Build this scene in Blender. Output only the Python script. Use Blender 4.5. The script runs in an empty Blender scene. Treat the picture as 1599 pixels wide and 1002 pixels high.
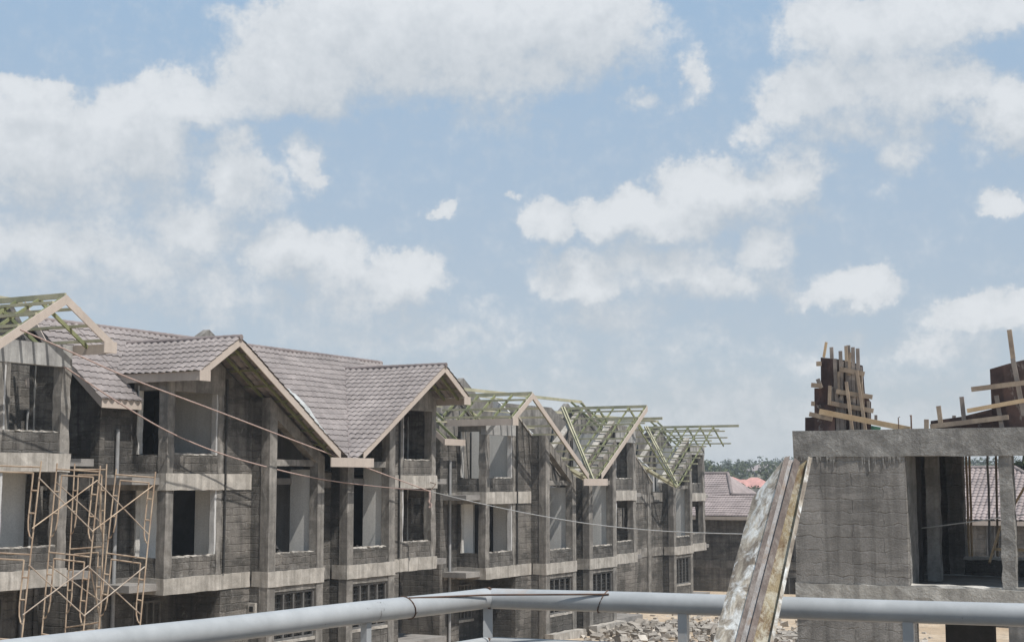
import bpy, bmesh, math, random
from mathutils import Vector, Matrix
random.seed(7)
R = math.radians
scene = bpy.context.scene
COL = scene.collection

# ------------------------------------------------------------------ camera
CAM_Z = 5.8
F_PX, W_PX, H_PX = 2287.0, 1599.0, 1002.0
PITCH = math.atan(251 / 2287.0)
cam_d = bpy.data.cameras.new('camera'); cam = bpy.data.objects.new('camera', cam_d); COL.objects.link(cam)
cam.location = (0, 0, CAM_Z); cam.rotation_euler = (math.pi / 2 + PITCH, 0, 0)
cam_d.sensor_width = 36; cam_d.lens = 36 * F_PX / W_PX; cam_d.clip_end = 20000; cam_d.clip_start = 0.05
scene.camera = cam
FW = Vector((0, math.cos(PITCH), math.sin(PITCH))); UPV = Vector((0, -math.sin(PITCH), math.cos(PITCH)))


def ray(x, y):
    return (FW + Vector((1, 0, 0)) * ((x - 799.5) / F_PX) - UPV * ((y - 501) / F_PX))


def at(x, y, depth):
    """the point of the place that stands `depth` metres ahead along the ground in the direction of a photo position"""
    d = ray(x, y); return Vector((0, 0, CAM_Z)) + d * (depth / d.y)


# ------------------------------------------------------------------ materials
def newmat(name):
    m = bpy.data.materials.new(name); m.use_nodes = True
    nt = m.node_tree; nt.nodes.clear()
    out = nt.nodes.new('ShaderNodeOutputMaterial'); b = nt.nodes.new('ShaderNodeBsdfPrincipled')
    nt.links.new(b.outputs[0], out.inputs[0])
    return m, nt, b


def setin(nt, sock, v):
    if hasattr(v, 'node'): nt.links.new(v, sock)
    else: sock.default_value = v


def coords(nt, kind='Object', scale=(1, 1, 1)):
    t = nt.nodes.new('ShaderNodeTexCoord'); mp = nt.nodes.new('ShaderNodeMapping')
    nt.links.new(t.outputs[kind], mp.inputs[0]); mp.inputs['Scale'].default_value = scale
    return mp.outputs[0]


def noise(nt, vec, scale, detail=5, rough=.6, dist=0):
    n = nt.nodes.new('ShaderNodeTexNoise'); nt.links.new(vec, n.inputs['Vector'])
    n.inputs['Scale'].default_value = scale; n.inputs['Detail'].default_value = detail
    n.inputs['Roughness'].default_value = rough; n.inputs['Distortion'].default_value = dist
    return n.outputs['Fac']


def ramp(nt, fac, a, b, ca=(0, 0, 0, 1), cb=(1, 1, 1, 1)):
    r = nt.nodes.new('ShaderNodeValToRGB'); nt.links.new(fac, r.inputs[0])
    r.color_ramp.elements[0].position = a; r.color_ramp.elements[1].position = b
    r.color_ramp.elements[0].color = ca; r.color_ramp.elements[1].color = cb
    return r.outputs[0]


def mix(nt, fac, a, b, mode='MIX'):
    m = nt.nodes.new('ShaderNodeMix'); m.data_type = 'RGBA'; m.blend_type = mode
    setin(nt, m.inputs[0], fac); setin(nt, m.inputs[6], a); setin(nt, m.inputs[7], b)
    return m.outputs[2]


def math_(nt, op, a, b=0.0, c=None, clamp=False):
    m = nt.nodes.new('ShaderNodeMath'); m.operation = op; m.use_clamp = clamp
    setin(nt, m.inputs[0], a); setin(nt, m.inputs[1], b)
    if c is not None: setin(nt, m.inputs[2], c)
    return m.outputs[0]


def bump(nt, bsdf, h, strength, dist=.02):
    b = nt.nodes.new('ShaderNodeBump'); nt.links.new(h, b.inputs['Height'])
    b.inputs['Strength'].default_value = strength; b.inputs['Distance'].default_value = dist
    nt.links.new(b.outputs[0], bsdf.inputs['Normal'])


def c4(c, k=1.0): return (c[0] * k, c[1] * k, c[2] * k, 1)


def surf(name, base, dark=None, sc=3, rough=.9, bmp=.3, streak=0.0, fine=30, kind='Object', contrast=(.35, .65), spec=.2, lime=0.0, bdist=.02):
    """weathered surface: two tones mixed by noise, optional rain streaks and pale lime smears, fine grain"""
    m, nt, b = newmat(name)
    v = coords(nt, kind)
    dark = dark or tuple(x * .6 for x in base)
    n1 = noise(nt, v, sc, 6, .65)
    col = mix(nt, ramp(nt, n1, *contrast), c4(dark), c4(base))
    if streak:
        s = noise(nt, coords(nt, kind, (3.5, 3.5, .22)), 1.6, 4, .6, .3)
        col = mix(nt, math_(nt, 'MULTIPLY', ramp(nt, s, .42, .66), streak), col, c4(dark, .55))
    if lime and streak:
        dp = noise(nt, coords(nt, kind, (.5, .5, 1.1)), 1.1, 6, .65, .5)
        col = mix(nt, math_(nt, 'MULTIPLY', ramp(nt, dp, .53, .61), .55), col, c4(dark, .8))
    if lime:
        s = noise(nt, coords(nt, kind, (1, 1, .5)), 2.2, 7, .7, 1.2)
        col = mix(nt, math_(nt, 'MULTIPLY', ramp(nt, s, .58, .72), lime), col, c4((.5, .48, .45)))
    f = noise(nt, v, fine, 4, .7)
    col = mix(nt, .35, col, ramp(nt, f, .3, .75, (.35, .35, .35, 1), (1, 1, 1, 1)), 'MULTIPLY')
    nt.links.new(col, b.inputs['Base Color']); b.inputs['Roughness'].default_value = rough
    b.inputs['Specular IOR Level'].default_value = spec
    if bmp: bump(nt, b, math_(nt, 'ADD', f, n1), bmp, bdist)
    return m


def blockwork(name, base, dark, bw=.62, rh=.22, bmp=.8, stain=.8, lime=.5, wob=.10, joint=.65):
    """rough stone blocks in courses, worked with the wall's own length and height"""
    m, nt, b = newmat(name)
    t = nt.nodes.new('ShaderNodeTexCoord'); sp = nt.nodes.new('ShaderNodeSeparateXYZ'); nt.links.new(t.outputs['Object'], sp.inputs[0])
    cb = nt.nodes.new('ShaderNodeCombineXYZ')
    nt.links.new(math_(nt, 'ADD', sp.outputs[0], sp.outputs[1]), cb.inputs[0]); nt.links.new(sp.outputs[2], cb.inputs[1])
    wn = nt.nodes.new('ShaderNodeTexNoise'); nt.links.new(t.outputs['Object'], wn.inputs['Vector']); wn.inputs['Scale'].default_value = 3.2; wn.inputs['Detail'].default_value = 5
    vm = nt.nodes.new('ShaderNodeVectorMath'); vm.operation = 'MULTIPLY_ADD'
    nt.links.new(wn.outputs['Color'], vm.inputs[0]); vm.inputs[1].default_value = (wob, wob, 0); nt.links.new(cb.outputs[0], vm.inputs[2])
    br = nt.nodes.new('ShaderNodeTexBrick'); nt.links.new(vm.outputs[0], br.inputs['Vector'])
    br.inputs['Scale'].default_value = 1; br.inputs['Brick Width'].default_value = bw; br.inputs['Row Height'].default_value = rh
    br.inputs['Mortar Size'].default_value = .022; br.inputs['Mortar Smooth'].default_value = 1.0
    br.inputs['Color1'].default_value = c4(base); br.inputs['Color2'].default_value = c4(base, .82); br.inputs['Mortar'].default_value = c4(base, .9)
    v = coords(nt)
    n1 = noise(nt, v, .55, 6, .62, .4)
    jn = math_(nt, 'MULTIPLY', br.outputs['Fac'], ramp(nt, noise(nt, v, 1.9, 5, .7), .36, .56))
    col = mix(nt, math_(nt, 'MULTIPLY', jn, joint), br.outputs['Color'], c4(base, .42))
    patch = noise(nt, v, 1.5, 7, .7, .8)
    col = mix(nt, ramp(nt, patch, .36, .64), col, mix(nt, .55, col, c4(base, 1.25)))
    col = mix(nt, math_(nt, 'MULTIPLY', ramp(nt, n1, .42, .6), stain), col, c4(dark))
    dp = noise(nt, coords(nt, 'Object', (.45, .45, 1.5)), 1.0, 6, .65, .5)
    col = mix(nt, math_(nt, 'MULTIPLY', ramp(nt, dp, .50, .58), .65), col, c4(dark, .85))
    s = noise(nt, coords(nt, 'Object', (3, 3, .2)), 1.5, 4, .6, .3)
    col = mix(nt, math_(nt, 'MULTIPLY', ramp(nt, s, .46, .68), .6), col, c4(dark, .6))
    s2 = noise(nt, coords(nt, 'Object', (1, 1, .8)), 3.2, 7, .72, 1.5)
    col = mix(nt, math_(nt, 'MULTIPLY', ramp(nt, s2, .57, .7), lime), col, c4((.42, .40, .37)))
    f = noise(nt, v, 22, 5, .72)
    col = mix(nt, .45, col, ramp(nt, f, .3, .72, (.3, .3, .3, 1), (1, 1, 1, 1)), 'MULTIPLY')
    nt.links.new(col, b.inputs['Base Color']); b.inputs['Roughness'].default_value = .95; b.inputs['Specular IOR Level'].default_value = .15
    h = math_(nt, 'ADD', math_(nt, 'MULTIPLY', jn, -1.0), math_(nt, 'ADD', math_(nt, 'MULTIPLY', f, 1.6), math_(nt, 'MULTIPLY', patch, 1.5)))
    bump(nt, b, h, bmp, .03)
    return m


M = {}
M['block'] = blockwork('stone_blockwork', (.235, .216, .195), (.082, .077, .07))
M['block_dark'] = blockwork('dark_blockwork', (.19, .178, .163), (.07, .066, .062), lime=.3)  # darker tone of the same blocks, for side, recessed and some upper walls
M['block_near'] = blockwork('grey_blockwork', (.335, .318, .298), (.19, .18, .168), bw=1.5, rh=.305, bmp=.9, stain=.6, lime=.5, wob=.2, joint=.34)
M['band'] = surf('slab_edge_concrete', (.55, .51, .46), (.35, .325, .29), 1.8, .9, .5, .6, 26, lime=.3)
M['conc'] = surf('column_concrete', (.355, .33, .30), (.155, .145, .132), 1.6, .92, .7, .55, 24, lime=.4)
M['conc_near'] = surf('beam_concrete', (.37, .36, .34), (.21, .203, .192), 2.2, .92, 1.0, .35, 14, lime=.5, bdist=.05)
M['band_near'] = surf('floor_edge_concrete', (.50, .48, .44), (.34, .325, .30), 2.2, .92, .7, .4, 14, lime=.5, bdist=.04)
M['plaster'] = surf('grey_plaster', (.60, .59, .575), (.44, .435, .43), .9, .85, .1, .25, 18)
M['plaster_old'] = surf('stained_grey_plaster', (.44, .435, .42), (.27, .265, .26), 1.4, .9, .2, .5, 18)
M['slab'] = surf('floor_slab_concrete', (.32, .30, .28), (.2, .19, .18), 1.2, .95, .3)
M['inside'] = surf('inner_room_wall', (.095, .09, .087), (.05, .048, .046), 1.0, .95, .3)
M['cope'] = surf('fresh_mortar', (.62, .60, .56), (.42, .40, .37), 3, .95, .5)
M['barge'] = surf('beige_painted_board', (.53, .455, .395), (.45, .385, .335), 1.1, .7, .08, .15, 40, contrast=(.3, .6))
M['green'] = surf('treated_roof_timber', (.52, .48, .34), (.29, .29, .20), 1.1, .8, .15, 0, 40)
M['greend'] = surf('treated_timber_dark', (.27, .28, .15), (.15, .17, .09), 1.3, .8, .15, 0, 40)
M['steel'] = surf('dark_window_steel', (.06, .06, .06), (.035, .033, .03), 4, .6, .05)
M['frame'] = surf('grey_primer_frame', (.17, .165, .16), (.11, .105, .10), 4, .6, .05)
M['pvc'] = surf('grey_drainpipe', (.36, .36, .36), (.26, .26, .26), 2, .5, .05)
M['white'] = surf('pale_sheet_metal', (.60, .61, .60), (.42, .43, .42), 2.5, .6, .1, .3)
M['scaf'] = surf('rusty_yellow_tube', (.54, .43, .32), (.34, .24, .17), 2.6, .65, .1, 0, 50)
M['scafg'] = surf('grey_brace_tube', (.50, .43, .36), (.32, .25, .2), 2.6, .6, .1, 0, 50)
M['rope'] = surf('pinkish_rope', (.50, .38, .34), (.38, .28, .25), 8, .9, .1)
M['wire'] = surf('grey_wire', (.58, .57, .55), (.45, .45, .44), 8, .7, 0)
M['rebar'] = surf('rusty_rebar', (.16, .10, .075), (.08, .055, .045), 12, .85, .2)
M['board'] = surf('weathered_board', (.40, .32, .24), (.24, .19, .15), 2.6, .9, .2, 0, 40)
M['board_new'] = surf('fresh_sawn_board', (.60, .45, .29), (.48, .34, .20), 2.0, .85, .15, 0, 40)
M['board_grey'] = surf('greyed_board', (.31, .27, .24), (.19, .165, .15), 2.4, .9, .2, 0, 40)
M['ply'] = surf('shuttering_plywood', (.085, .05, .045), (.04, .026, .025), 2.0, .6, .1, 0, 30, lime=.0)
M['ply2'] = surf('mortar_smeared_plywood', (.12, .075, .065), (.055, .038, .035), 2.0, .75, .2, 0, 30, lime=.7)
M['net'] = surf('green_netting', (.10, .24, .16), (.06, .15, .10), 6, .9, .2)
M['pole'] = surf('utility_timber', (.12, .1, .09), (.08, .07, .06), 3, .9, .1)


def pane_mat():
    m, nt, b = newmat('dusty_window_glass')
    v = coords(nt)
    nt.links.new(mix(nt, ramp(nt, noise(nt, v, 2.5), .4, .65), (.012, .013, .015, 1), (.05, .05, .05, 1)), b.inputs['Base Color'])
    b.inputs['Roughness'].default_value = .25
    return m


M['pane'] = pane_mat()


def tile_mat(name, base):
    m, nt, b = newmat(name)
    v = coords(nt)
    n = noise(nt, v, .8, 6, .65)
    col = mix(nt, ramp(nt, n, .35, .68), c4(base, .78), c4(base, 1.14))
    n3 = noise(nt, v, 2.6, 2, .5)
    col = mix(nt, .6, col, ramp(nt, n3, .38, .62, (.80, .78, .78, 1), (1.06, 1.04, 1.03, 1)), 'MULTIPLY')
    n2 = noise(nt, v, 7, 3, .6)
    col = mix(nt, .5, col, ramp(nt, n2, .35, .7, (.72, .70, .70, 1), (1, 1, 1, 1)), 'MULTIPLY')
    g = noise(nt, v, 120, 2, .6)
    col = mix(nt, .25, col, ramp(nt, g, .35, .65, (.55, .55, .55, 1), (1.0, 1.0, 1.0, 1)), 'MULTIPLY')
    nt.links.new(col, b.inputs['Base Color']); b.inputs['Roughness'].default_value = .75; b.inputs['Specular IOR Level'].default_value = .3
    bump(nt, b, g, .15, .005)
    return m


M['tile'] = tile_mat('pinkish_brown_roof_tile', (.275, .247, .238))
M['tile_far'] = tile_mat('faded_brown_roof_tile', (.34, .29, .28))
M['ridge'] = tile_mat('ridge_cap_tile', (.24, .205, .197))
M['salmon'] = tile_mat('salmon_roof_tile', (.58, .31, .27))


def rail_mat():
    m, nt, b = newmat('grey_white_rail_paint')
    v = coords(nt)
    n = noise(nt, v, 5, 6, .7)
    col = mix(nt, ramp(nt, n, .35, .65), (.275, .285, .29, 1), (.345, .355, .362, 1))
    chip = noise(nt, coords(nt, 'Object', (1, 1, 1)), 7, 8, .75, .5)
    col = mix(nt, ramp(nt, chip, .635, .67), col, (.07, .055, .05, 1))
    rust = noise(nt, v, 2.2, 6, .7)
    col = mix(nt, math_(nt, 'MULTIPLY', ramp(nt, rust, .58, .72), .6), col, (.34, .24, .17, 1))
    nt.links.new(col, b.inputs['Base Color']); b.inputs['Roughness'].default_value = .42
    bump(nt, b, math_(nt, 'ADD', math_(nt, 'MULTIPLY', ramp(nt, chip, .635, .67), -1.0), math_(nt, 'MULTIPLY', n, .4)), .25, .004)
    return m


M['rail'] = rail_mat()


def shutter_mat(name, a, b_, c_, sc):
    """cement-smeared, paint-flecked metal of a used form: three tones broken by long-grained noise"""
    m, nt, b = newmat(name)
    v = coords(nt, 'Object', (1, 1, .45))
    n1 = noise(nt, v, sc, 8, .72, 1.0); n2 = noise(nt, v, sc * 1.7, 7, .7, .6); n3 = noise(nt, v, sc * 9, 5, .75)
    col = mix(nt, ramp(nt, n1, .40, .62), c4(a), c4(b_))
    col = mix(nt, ramp(nt, n2, .48, .62), col, c4(c_))
    col = mix(nt, .5, col, ramp(nt, n3, .3, .7, (.45, .42, .4, 1), (1, 1, 1, 1)), 'MULTIPLY')
    nt.links.new(col, b.inputs['Base Color']); b.inputs['Roughness'].default_value = .6
    bump(nt, b, math_(nt, 'ADD', n2, n3), .5, .006)
    return m


M['form_face'] = shutter_mat('cement_smeared_form', (.19, .155, .12), (.48, .43, .35), (.70, .71, .69), 13)
M['deck'] = surf('dark_terrace_screed', (.13, .125, .12), (.09, .088, .085), 1.2, .95, .2)
M['bright'] = surf('white_inner_plaster', (.74, .73, .70), (.66, .65, .62), .9, .85, .1, .15, 18)
M['form_edge'] = shutter_mat('rusty_form_edge', (.10, .075, .065), (.17, .13, .11), (.22, .19, .17), 14)
M['form_blue'] = shutter_mat('bare_form_metal', (.28, .27, .27), (.42, .42, .43), (.30, .24, .20), 18)
M['form_rust'] = shutter_mat('ochre_stained_form', (.16, .10, .05), (.34, .28, .16), (.48, .45, .36), 16)
M['soil'] = None


def soil_mat():
    m, nt, b = newmat('sandy_site_soil')
    v = coords(nt)
    n = noise(nt, v, .25, 8, .65); f = noise(nt, v, 3.0, 8, .7)
    col = mix(nt, ramp(nt, n, .4, .62), (.40, .31, .22, 1), (.52, .43, .33, 1))
    col = mix(nt, ramp(nt, f, .5, .68), col, (.26, .22, .18, 1))
    far = noise(nt, v, .012, 6, .6)
    gi = nt.nodes.new('ShaderNodeNewGeometry'); sp = nt.nodes.new('ShaderNodeSeparateXYZ'); nt.links.new(gi.outputs['Position'], sp.inputs[0])
    hill = math_(nt, 'MULTIPLY', ramp(nt, far, .35, .55), ramp(nt, math_(nt, 'DIVIDE', sp.outputs[1], 400.0), .28, .5))
    col = mix(nt, hill, col, (.06, .075, .035, 1))
    nt.links.new(col, b.inputs['Base Color']); b.inputs['Roughness'].default_value = 1; b.inputs['Specular IOR Level'].default_value = .1
    bump(nt, b, f, .6, .15)
    return m


M['soil'] = soil_mat()
M['rubble'] = surf('broken_stone', (.42, .38, .33), (.22, .20, .18), 1.5, .95, .5, 0, 12)
M['rubble2'] = surf('pale_broken_stone', (.56, .51, .45), (.40, .36, .31), 1.5, .95, .5, 0, 12)
M['cream'] = surf('cream_render', (.55, .49, .42), (.45, .40, .34), 2, .9, .05)
M['leaf'] = surf('tree_foliage', (.10, .115, .05), (.04, .055, .022), .35, .9, 0, 0, 3, contrast=(.4, .6))
M['bark'] = surf('tree_bark', (.12, .09, .07), (.07, .05, .04), 3, .95, .2)


# ------------------------------------------------------------------ mesh helpers
class MB:
    def __init__(self): self.v = []; self.f = []; self.smooth = []

    def add(self, vs, fs, smooth=False):
        o = len(self.v); self.cuts = getattr(self, 'cuts', []) + [(len(self.v), len(self.f))]; self.v += [tuple(p) for p in vs]
        self.f += [tuple(i + o for i in f) for f in fs]; self.smooth += [smooth] * len(fs)
        return self

    def box(self, x0, x1, y0, y1, z0, z1):
        x0, x1 = min(x0, x1), max(x0, x1); y0, y1 = min(y0, y1), max(y0, y1); z0, z1 = min(z0, z1), max(z0, z1)
        vs = [(x0, y0, z0), (x1, y0, z0), (x1, y1, z0), (x0, y1, z0), (x0, y0, z1), (x1, y0, z1), (x1, y1, z1), (x0, y1, z1)]
        return self.add(vs, [(0, 3, 2, 1), (4, 5, 6, 7), (0, 1, 5, 4), (1, 2, 6, 5), (2, 3, 7, 6), (3, 0, 4, 7)])

    def rough(self, x0, x1, y0, y1, z0, z1, amp=.018, seg=.3):
        """a cast or hand-laid block: box whose surface is gently uneven, so its edges are not ruler-straight"""
        lo = [min(x0, x1), min(y0, y1), min(z0, z1)]; hi = [max(x0, x1), max(y0, y1), max(z0, z1)]
        n = [max(1, min(24, int(round((hi[i] - lo[i]) / seg)))) for i in range(3)]
        idx = {}; vs = []; fs = []

        def vid(i, j, k):
            key = (i, j, k)
            if key not in idx:
                p = [lo[a] + (hi[a] - lo[a]) * key[a] / n[a] for a in range(3)]
                idx[key] = len(vs)
                vs.append(tuple(p[a] + random.uniform(-amp, amp) for a in range(3)))
            return idx[key]
        for (a, b, c) in ((0, 1, 2), (1, 2, 0), (2, 0, 1)):
            for side in (0, n[c]):
                for i in range(n[a]):
                    for j in range(n[b]):
                        q = []
                        for (di, dj) in ((0, 0), (1, 0), (1, 1), (0, 1)):
                            k = [0, 0, 0]; k[a] = i + di; k[b] = j + dj; k[c] = side; q.append(vid(*k))
                        fs.append(tuple(q if side else q[::-1]))
        return self.add(vs, fs)

    def prism(self, poly, ext):
        """poly: list of 3D points, extruded by vector ext"""
        n = len(poly); e = Vector(ext); vs = [Vector(p) for p in poly]; vs += [p + e for p in vs]
        fs = [tuple(range(n))[::-1], tuple(range(n, 2 * n))] + [(i, (i + 1) % n, n + (i + 1) % n, n + i) for i in range(n)]
        return self.add(vs, fs)

    def bar(self, p0, p1, wid, thick, up=(0, 0, 1)):
        p0 = Vector(p0); p1 = Vector(p1); d = (p1 - p0).normalized(); u = Vector(up)
        s = d.cross(u)
        if s.length < 1e-4: s = d.cross(Vector((1, 0, 0)))
        s.normalize(); t = s.cross(d).normalized()
        s *= wid / 2; t *= thick / 2
        vs = [p + a * s + b * t for p in (p0, p1) for (a, b) in ((-1, -1), (1, -1), (1, 1), (-1, 1))]
        return self.add(vs, [(0, 1, 2, 3), (7, 6, 5, 4), (0, 4, 5, 1), (1, 5, 6, 2), (2, 6, 7, 3), (3, 7, 4, 0)])

    def tube(self, pts, r, n=8, taper=None):
        pts = [Vector(p) for p in pts]; vs = []; fs = []; m = len(pts)
        for i, p in enumerate(pts):
            d = (pts[min(i + 1, m - 1)] - pts[max(i - 1, 0)]).normalized()
            a = d.cross(Vector((0, 0, 1)) if abs(d.z) < .9 else Vector((1, 0, 0))).normalized(); b = d.cross(a).normalized()
            rr = r if taper is None else r + (taper - r) * i / (m - 1)
            for k in range(n):
                t = 2 * math.pi * k / n; vs.append(p + a * (rr * math.cos(t)) + b * (rr * math.sin(t)))
        for i in range(m - 1):
            for k in range(n):
                fs.append((i * n + k, i * n + (k + 1) % n, (i + 1) * n + (k + 1) % n, (i + 1) * n + k))
        self.add(vs, fs, True)
        return self.add([vs[k] for k in range(n)] + [vs[(m - 1) * n + k] for k in range(n)], [tuple(range(n))[::-1], tuple(range(n, 2 * n))])

    def build(self, name, mat, parent=None, loc=None):
        me = bpy.data.meshes.new(name); me.from_pydata(self.v, [], self.f); me.materials.append(mat)
        me.polygons.foreach_set('use_smooth', self.smooth)
        bm = bmesh.new(); bm.from_mesh(me); bmesh.ops.recalc_face_normals(bm, faces=bm.faces); bm.to_mesh(me); bm.free()
        o = bpy.data.objects.new(name, me); COL.objects.link(o)
        if parent: o.parent = parent
        if loc: o.location = loc
        return o


def part(name, mat, parent): # context-free shortcut: collects, then links
    class P(MB):
        def done(s): return s.build(name, M[mat] if isinstance(mat, str) else mat, parent)

        def each(s):
            """every piece added so far becomes an object of its own"""
            cuts = s.cuts + [(len(s.v), len(s.f))]
            for (v0, f0), (v1, f1) in zip(cuts, cuts[1:]):
                q = MB(); q.v = s.v[v0:v1]; q.f = [tuple(i - v0 for i in f) for f in s.f[f0:f1]]; q.smooth = s.smooth[f0:f1]
                q.build(name, M[mat] if isinstance(mat, str) else mat, parent)
    return P()


def thing(name, label, cat, loc=(0, 0, 0), rz=0.0, group=None):
    o = bpy.data.objects.new(name, None); COL.objects.link(o); o.location = loc; o.rotation_euler = (0, 0, rz)
    o['label'] = label; o['category'] = cat
    if group: o['group'] = group
    return o


def tag(o, label=None, cat=None, group=None, kind=None):
    if label: o['label'] = label
    if cat: o['category'] = cat
    if group: o['group'] = group
    if kind: o['kind'] = kind
    return o


# ------------------------------------------------------------------ roof tiles
PROFILE = [0, .030, .054, .062, .052, .028]


def tile_patch(name, mat, parent, O, ex, ed, width, length, clips=(), wave=.26, course=.31, amp=1.0):
    """pressed-tile sheet: waves across, stepped courses down; clipped by vertical planes ((x,y),(nx,ny)) that drop the +n side"""
    O = Vector(O); ex = Vector(ex).normalized(); ed = Vector(ed).normalized(); n = ex.cross(ed).normalized()
    if n.z < 0: n = -n
    nx = int(math.ceil(width / wave * 6)); rows = []
    k = int(math.ceil(length / course))
    for c in range(k):
        jit = random.uniform(-.006, .006)
        rows.append((c * course + .002, 0.003 + jit)); rows.append(((c + .55) * course, .016 + jit)); rows.append(((c + 1) * course, .030 + jit))
    vs = []; fs = []
    for (t, h) in rows:
        t = min(t, length)
        for i in range(nx + 1):
            s = min(i * wave / 6, width)
            hh = h + PROFILE[i % 6] * amp + .012 * math.sin(s * 1.7 + t * .9) + .010 * math.sin(t * 2.3 - s * .6)
            tt = t + (0.05 * (PROFILE[i % 6] / .072) if h > .022 else 0)
            vs.append(O + ex * s + ed * tt + n * hh)
    w = nx + 1
    for r in range(len(rows) - 1):
        for i in range(nx): fs.append((r * w + i, r * w + i + 1, (r + 1) * w + i + 1, (r + 1) * w + i))
    me = bpy.data.meshes.new(name); me.from_pydata([tuple(v) for v in vs], [], fs)
    bm = bmesh.new(); bm.from_mesh(me)
    for (co, no) in clips:
        bmesh.ops.bisect_plane(bm, geom=bm.verts[:] + bm.edges[:] + bm.faces[:], plane_co=(co[0], co[1], 0), plane_no=(no[0], no[1], 0), clear_outer=True)
    for f in bm.faces:
        if f.normal.dot(n) < 0: f.normal_flip()
    bm.to_mesh(me); bm.free(); me.materials.append(M[mat])
    o = bpy.data.objects.new(name, me); COL.objects.link(o); o.parent = parent
    return o


# ------------------------------------------------------------------ the row of townhouses
ROW_ROT = R(61.5)
DU = Vector((math.cos(ROW_ROT), math.sin(ROW_ROT), 0)); DV = Vector((-math.sin(ROW_ROT), math.cos(ROW_ROT), 0))
ROW0 = Vector((-8.04, 43.0, 0))
ZR, GS = 10.02, .62           # gable ridge height, gable slope
Z0, MS = 6.32, .84            # main slope: height over the facade line, pitch
ZMR, WR = 10.52, 5.0          # main ridge
UE = 1.75                     # short eave run


def zg(u): return ZR - GS * abs(u)
def zm(w): return Z0 + MS * w
def wi(u): return (zg(u) - Z0) / MS


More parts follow.
